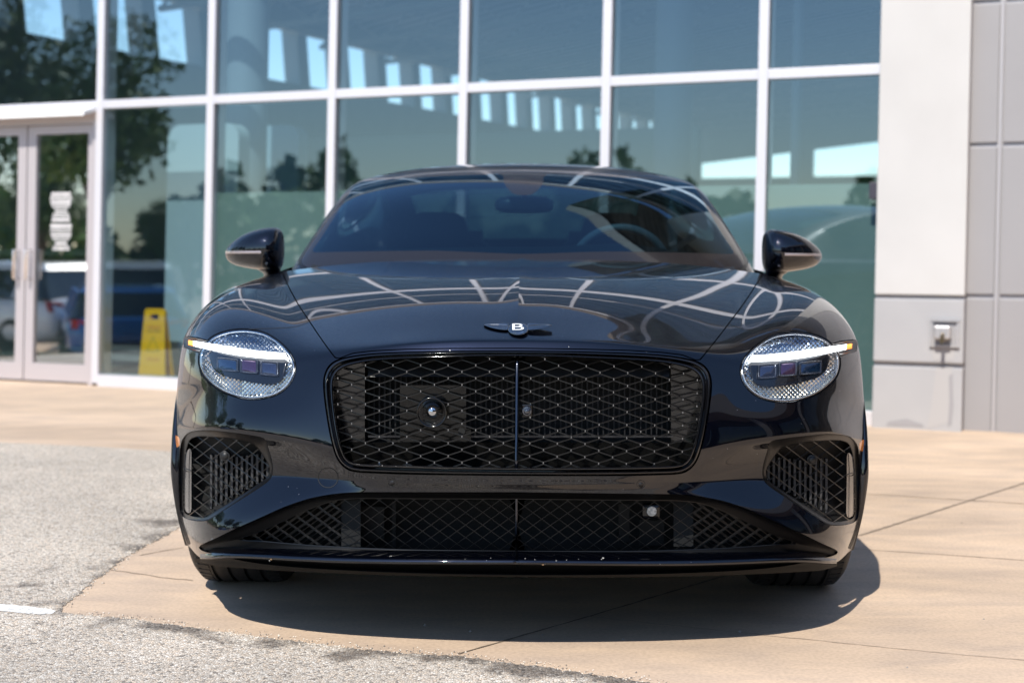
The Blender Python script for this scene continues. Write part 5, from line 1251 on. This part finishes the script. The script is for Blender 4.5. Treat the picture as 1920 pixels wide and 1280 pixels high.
# worn white line end
mb = MB(); wl = [(-40,1132),(0,1131.5),(22,1133),(60,1137),(90,1140.5),(106,1144),(98,1149),(76,1151),(50,1149),(30,1146.5),(0,1144),(-40,1142)]
P = []
for i in range(len(wl)):
    a = np.array(wl[i], float); c_ = np.array(wl[(i+1) % len(wl)], float)
    for k in range(6): q = a+(c_-a)*k/6+np.array([random.uniform(-1,1)*1.2, random.uniform(-1,1)*.5]); P.append(on_ground(q[0], q[1], .0035))
lm = noise_mix(mat('worn paint', (.8,.8,.8)), 60, (.50,.48,.45), (.86,.85,.83), .38, .52, rough=.7)
tr_ = tessellate_polygon([[Vector(p) for p in P]]); o = mk('painted_line', P, tr_, lm, None, False); o['kind'] = 'structure'
# saw-cut joints and cracks in the concrete
def ground_line(pts, w_, name, m, z=.0018, amp=0.0, step=.03):
    P = [on_ground(x, y, z)[:2] for x, y in pts]; C = []
    for a, b in zip(P[:-1], P[1:]):
        k = max(1, int(np.hypot(*(b-a))/step)); nn = np.array([-(b-a)[1], (b-a)[0]]); nn /= np.linalg.norm(nn)
        for i in range(k+1): C.append((a+(b-a)*i/k+nn*random.uniform(-amp, amp), nn))
    V = []
    for c_, nn in C:
        w2 = w_*random.uniform(.55, 1.2); V += [tuple(c_+nn*w2/2)+(z,), tuple(c_-nn*w2/2)+(z,)]
    o = mk(name, V, [(2*i, 2*i+2, 2*i+3, 2*i+1) for i in range(len(C)-1)], m, None, False); o['kind'] = 'structure'
jm = mat('joint dirt', (.17,.13,.095), .9); jl = mat('faint joint', (.32,.245,.185), .9)
ground_line([(859,1224.5),(1106,1154),(1610,1003)], .007, 'concrete_joint', jm, amp=.0012)
ground_line([(1612,1003),(1920,905),(2100,846)], .016, 'concrete_joint', mat('joint sealant', (.25,.195,.15), .9), amp=.001)
ground_line([(1106,1154.5),(1380,1184),(1560,1202),(1760,1222),(1930,1237),(2200,1262)], .0035, 'crack', jl, amp=.003, step=.02)
ground_line([(1600,1028),(1760,1038),(1930,1050)], .006, 'crack', jl, amp=.001)
ground_line([(1625,925),(1800,936),(1930,944)], .010, 'crack', mat('faint joint b', (.34,.26,.19), .9), amp=.001)
ground_line([(207,1067),(262,1075),(300,1081),(362,1087)], .007, 'crack', mat('faint joint b', (.36,.28,.21), .9), amp=.005)
ground_line([(262,1040),(300,1033),(345,1025)], .006, 'crack', mat('faint joint b'), amp=.003)
# little stones lying on the slab
sm = mat('stone grey', (.30,.27,.24), .8)
for (x, y, s_) in [(797,1170,.006),(882,1181,.005),(1017,1187,.004),(527,1176,.003),(1169,1195,.004),(1387,1182,.006),(1845,1158,.004),(1701,1248,.004)]:
    c_ = on_ground(x, y, .004); r_ = s_; V = [(c_[0]+r_*random.uniform(.6,1)*math.cos(a), c_[1]+r_*random.uniform(.6,1)*math.sin(a), .004) for a in np.linspace(0, 5.2, 6)]+[(c_[0], c_[1], .004+r_)]
    V = [(a_, b_, c__-.0035) for a_, b_, c__ in V]; so_ = mk('pebble', V, [(i, (i+1) % 6, 6) for i in range(6)]+[tuple(range(6))[::-1]], sm, None, False); tag(so_, 'tiny loose pebble lying on the tan concrete around the coupe', 'pebble', 'pebbles on the concrete')

# grit broken loose along the edge of the asphalt
ed = []
for pts in (edgeL, edgeB):
    P = [on_ground(x, y)[:2] for x, y in pts]
    for a, b in zip(P[:-1], P[1:]): ed.append((a, b, np.hypot(*(b-a))))
tot = sum(e_[2] for e_ in ed); V = []; Fc = []; rg = np.random.RandomState(3); MI = []
for i in range(2000):
    q = rg.uniform(0, tot)
    for a, b, L_ in ed:
        if q < L_: break
        q -= L_
    c_ = a+(b-a)*q/L_+rg.normal(size=2)*.018; r_ = rg.uniform(.0010, .0029); h_ = r_*rg.uniform(.6, 1.1); k = len(V); a0 = rg.uniform(0, 6)
    for j in range(5): rr_ = r_*rg.uniform(.7, 1.25); V.append((c_[0]+rr_*math.cos(a0+j*1.257), c_[1]+rr_*math.sin(a0+j*1.257), .0018))
    V.append((c_[0]+r_*.2, c_[1], .0018+h_)); Fc += [(k+j, k+(j+1) % 5, k+5) for j in range(5)]; MI += [rg.randint(3)]*5
gr = mk('loose_grit', V, Fc, [mat('grit light', (.66,.60,.52), .85), mat('grit tan', (.56,.45,.34), .85), mat('grit dark', (.16,.145,.13), .85)], None, False)
gr.data.polygons.foreach_set('material_index', MI); tag(gr, 'loose grit crumbled along the asphalt edge', 'grit', kind='stuff')
# ================================================================== SURROUNDINGS (seen in the reflections)
def mirror_pt(p):
    p = np.asarray(p, float); d = (p-G0)@BN; return p-2*d*BN
def virt(px, py, d):            # real place of something whose mirror image shows at that pixel at distance d
    p_ = mirror_pt(CAM+ray(px, py)*d); return p_
def car_simple(name, loc, yaw, bodycol, label, cat, glasscol=(.02,.025,.03), hs=1.0):
    t = empty(name, loc, label, cat); cy, sy = math.cos(yaw), math.sin(yaw)
    def T(x, y, z): return (loc[0]+x*cy-y*sy, loc[1]+x*sy+y*cy, loc[2]+(z if z < .4 else .4+(z-.4)*hs))
    bm_ = mat(name+' paint', bodycol, .2, 0, .5, 1); gl = mat(name+' glass', glasscol, .05, 0, .8, 1)
    # sections along the length: x, half width, bottom, belt, (length 4.7)
    sec = [(-2.35,.70,.45,.75),(-2.28,.86,.30,.95),(-1.9,.93,.25,1.02),(-1.0,.95,.25,1.08),(.0,.96,.25,1.10),(1.2,.96,.25,1.12),(2.0,.93,.27,1.12),(2.25,.88,.35,1.08),(2.34,.74,.45,.9)]
    mb = MB(); V = []; n = 16
    for (x, hw, b, tp) in sec:
        for k in range(n):
            a = 2*math.pi*k/n+math.pi/n; c_, s_ = math.cos(a), math.sin(a); V.append(T(x, math.copysign(abs(c_)**.45, c_)*hw, (b+tp)/2+math.copysign(abs(s_)**.45, s_)*(tp-b)/2))
    mb.add(V, [(i*n+k, i*n+(k+1) % n, (i+1)*n+(k+1) % n, (i+1)*n+k) for i in range(len(sec)-1) for k in range(n)]+[tuple(range(n))[::-1], tuple((len(sec)-1)*n+k for k in range(n))])
    bd_ = mb.build('body', bm_, t, auto=50)
    # cabin: glass band with roof on top
    def ring(z, x0, x1, hw): return [T(x0, -hw*.9, z), T(x0+.12, -hw, z), T(x1-.12, -hw, z), T(x1, -hw*.9, z), T(x1, hw*.9, z), T(x1-.12, hw, z), T(x0+.12, hw, z), T(x0, hw*.9, z)]
    mb = MB(); V = ring(1.06, -1.35, 2.2, .88)+ring(1.55, -.65, 1.95, .72); mb.add(V, [(k, (k+1) % 8, 8+(k+1) % 8, 8+k) for k in range(8)]); mb.build('window_band', gl, t)
    mb = MB(); V = ring(1.55, -.68, 1.98, .73)+ring(1.66, -.45, 1.85, .66)+ring(1.70, -.1, 1.6, .5); mb.add(V, [(k, (k+1) % 8, 8+(k+1) % 8, 8+k) for k in range(8)]+[(8+k, 8+(k+1) % 8, 16+(k+1) % 8, 16+k) for k in range(8)]+[tuple(range(16, 24))]); mb.build('roof', bm_, t)
    mb = MB()
    for x in (-.75, .45, 1.45):
        for s_ in (-1, 1): mb.tube([T(x-.1, s_*.885, 1.06), T(x, s_*.735, 1.56)], .035, 6)
    mb.build('pillar', bm_, t)
    for x in (-1.45, 1.35):
        for s_ in (-1, 1):
            mb = MB(); c_ = T(x, s_*.84, .36); axx = np.array(T(x, s_*1.84, .36))-np.array(c_); mb.lathe(c_, axx, [(.0,.0),(.2,.0),(.25,.11),(.34,.12),(.36,.09),(.36,-.08)], 24); wh = mb.build('wheel', rubber, t)
    mb = MB(); mb.box(0,0,0,0,0,0) if False else None
    for s_ in (-1, 1):
        mb = MB(); V = [T(2.26, s_*.55, .85), T(2.26, s_*.86, .85), T(2.20, s_*.88, 1.03), T(2.30, s_*.6, 1.0)]; V2 = [tuple(np.array(v)+np.array(T(.05,0,0))-np.array(T(0,0,0))) for v in V]
        mb.add(V+V2, [(4,5,6,7),(0,1,5,4),(1,2,6,5),(2,3,7,6),(3,0,4,7)]); mb.build('tail_light', mat('tail red', (.5,.02,.02), .2), t)
    mb = MB(); mb.box(0, 1, 0, 1, 0, 1, T=lambda x, y, z: T(2.28+.1*x, -.7+1.4*y, .42+.16*z)); mb.build('bumper', mat('bumper grey', (.12,.12,.12), .6), t)
    return t
def lot_z(p): return gz(p[0], p[1])
p = virt(10, 560, 27.5); z = lot_z(p); dirv = -BU
yw = math.atan2((mirror_pt(CAM+ray(160,560)*27.5)-mirror_pt(CAM+ray(60,560)*27.5))[1], (mirror_pt(CAM+ray(160,560)*27.5)-mirror_pt(CAM+ray(60,560)*27.5))[0])
car_simple('suv', (float(p[0]), float(p[1]), z), yw+R(35), (.88,.90,.90), 'white sport utility vehicle parked across the lot, mirrored in the door glass', 'car')
p = virt(225, 560, 24.5); z = lot_z(p)
car_simple('parked_car', (float(p[0]), float(p[1]), z), yw+R(72), (.02,.13,.40), 'blue parked car beside the white one, mirrored right of the doors', 'car', hs=.76)
p = virt(262, 560, 31.0); z = lot_z(p)
car_simple('suv', (float(p[0]), float(p[1]), z), yw+R(80), (.85,.88,.88), 'white sport utility vehicle behind the blue car, mirrored beyond it', 'car')
# trees
leaf_ms = []
for nm, c1, c2 in (('leaf dark', (.030,.07,.014), (.08,.15,.028)), ('leaf bright', (.06,.13,.018), (.15,.25,.035))):
    m = mat(nm, c1, .55); t, b = nodes(m); N = t.nodes; L = t.links
    oi = N.new('ShaderNodeTexCoord'); nn = N.new('ShaderNodeTexNoise'); nn.inputs['Scale'].default_value = 1.6; L.new(oi.outputs['Object'], nn.inputs[0])
    rr = N.new('ShaderNodeValToRGB'); rr.color_ramp.elements[0].color = (*c1, 1); rr.color_ramp.elements[1].color = (*c2, 1); rr.color_ramp.elements[0].position = .35; rr.color_ramp.elements[1].position = .65
    L.new(nn.outputs[0], rr.inputs[0]); L.new(rr.outputs[0], b.inputs['Base Color']); leaf_ms.append(m)
bark = mat('bark', (.09,.065,.045), .9)
def tree_mesh(h, cr, m, nl=5200):
    rg = np.random.RandomState(int(h*10)); lobes = [(rg.uniform(-.55,.55)*cr, rg.uniform(-.55,.55)*cr, h*.45+rg.uniform(0,.42)*h, cr*rg.uniform(.35,.6)) for _ in range(11)]
    V = []; Fc = []
    for i in range(nl):
        l = lobes[rg.randint(len(lobes))]; d = rg.normal(size=3); d /= np.linalg.norm(d); r_ = l[3]*rg.uniform(.55, 1.05)
        c_ = np.array(l[:3])+d*r_*np.array([1,1,.8]); u = rg.normal(size=3); u /= np.linalg.norm(u); v = np.cross(u, rg.normal(size=3)); v /= np.linalg.norm(v); s_ = rg.uniform(.08,.17)
        k = len(V); V += [c_-u*s_, c_+v*s_*.6, c_+u*s_, c_-v*s_*.6]; Fc.append((k, k+1, k+2, k+3))
    mb = MB(); mb.tube([(0,0,0),(.05,.02,h*.25),(0,.08,h*.5),(0,0,h*.75)], [.22,.17,.12,.05], 10)
    for l in lobes[:7]: mb.tube([(0,.03,h*.32),(l[0]*.5,l[1]*.5,h*.45),(l[0],l[1],l[2])], [.10,.07,.02], 6)
    return (V, Fc), mb
protos = {}
def tree(kind, loc, s_, rz, label, h=8.5, cr=3.4):
    if kind not in protos:
        (V, Fc), mb = tree_mesh(h, cr, None); t = empty('tree', (0,0,0), label, 'tree', 'trees across the lot')
        crn = mk('crown', V, Fc, leaf_ms[kind % 2], t, False); tr_ = mb.build('trunk', bark, t, smooth=True); protos[kind] = t; root = t
    else:
        root = protos[kind].copy(); COL.objects.link(root); root['label'] = label
        for ch in protos[kind].children: c_ = ch.copy(); COL.objects.link(c_); c_.parent = root
    root.location = loc; root.scale = (s_, s_, s_*random.uniform(.9, 1.1)); root.rotation_euler = (0, 0, rz)
lab = 'leafy green tree across the lot, one of the row mirrored in the glass'
k = 0
for x, y, s_, kd in [(-40,-9,.62,0),(-28,-5,.9,1),(-25,0,1.0,0),(-25,6,1.05,3),(-24,12,1.0,0),(-35,15,1.1,2),(-26,15,.7,1),(-44,-17,.55,2),(-42,-26,.5,0),(-38,-36,.5,1),(-30,-43,.5,2),(-20,-48,.5,0),(-9,-50,.5,1),(-22,21,.8,3)]:
    tree(kd, (x, y, gz(x, y)), s_, random.uniform(0, 6), lab, h=8.5 if kd != 2 else 7.5, cr=3.4)
# far belt of woodland that closes the horizon
rg = np.random.RandomState(5); V = []; Fc = []
for i in range(15000):
    a = R(rg.uniform(150, 292)); rad = rg.uniform(52, 60); cx_, cy_ = rad*math.cos(a), rad*math.sin(a)
    hmax = 4.2+1.6*math.sin(a*23)+1.1*math.sin(a*57+1)+.7*math.sin(a*131); z = -.9+hmax*rg.uniform(0, 1)**.8
    u = rg.normal(size=3); u /= np.linalg.norm(u); v = np.cross(u, rg.normal(size=3)); v /= np.linalg.norm(v); s_ = rg.uniform(.25, .6); c_ = np.array([cx_, cy_, z]); k = len(V)
    V += [c_-u*s_, c_+v*s_*.7, c_+u*s_, c_-v*s_*.7]; Fc.append((k, k+1, k+2, k+3))
wd = mk('woodland', V, Fc, leaf_ms[1], None, False); tag(wd, 'green belt of woodland far across the lot, mirrored low in the glass', 'woodland', kind='stuff')
# hedge bank low behind the parked cars
# service building closing the lot on the right and in front (shaded side faces the coupe)
sb = empty('service_building', (14, -22, 0), 'dark glazed service building across the lot, mirrored in the black paint', 'building')
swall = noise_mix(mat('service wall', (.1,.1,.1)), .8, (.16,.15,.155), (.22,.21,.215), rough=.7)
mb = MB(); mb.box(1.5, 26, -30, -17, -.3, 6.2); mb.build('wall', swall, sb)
mb = MB()
for i in range(9):
    x = 2.2+i*2.7; mb.box(x, x+2.3, -17.0, -16.94, .1, 4.2)
mb.build('window', mat('dark window', (.015,.018,.02), .06, 0, .8, 1), sb)
mb = MB(); mb.box(1.3, 26, -30, -15.4, 6.2, 6.9); mb.build('roof', mat('service roof', (.2,.2,.2), .6), sb)
mb = MB()
for x in (1.8, 7.3, 12.8, 18.3): mb.box(x, x+.45, -15.9, -15.5, 0, 6.2)
mb.build('pillar', mat('service pillar', (.2,.2,.2), .6), sb)
wg = empty('wing_building', (8.5, -4, 0), 'low grey wing with pale fascia, mirrored in the right side of the car', 'building')
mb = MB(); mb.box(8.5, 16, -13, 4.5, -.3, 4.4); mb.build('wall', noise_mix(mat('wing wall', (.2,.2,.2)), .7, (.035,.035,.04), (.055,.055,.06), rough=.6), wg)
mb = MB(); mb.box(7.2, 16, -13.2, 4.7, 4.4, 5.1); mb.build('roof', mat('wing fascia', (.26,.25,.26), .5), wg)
mb = MB()
for y in (-12.6, -8.4, -4.2, 0.0, 4.1): mb.box(7.4, 7.75, y, y+.35, 0, 4.4)
mb.build('pillar', mat('wing fascia'), wg)
mb = MB()
for y in (-12, -7.8, -3.6, .6): mb.box(8.44, 8.5, y, y+3.4, .1, 3.6)
mb.build('window', mat('dark window'), wg)
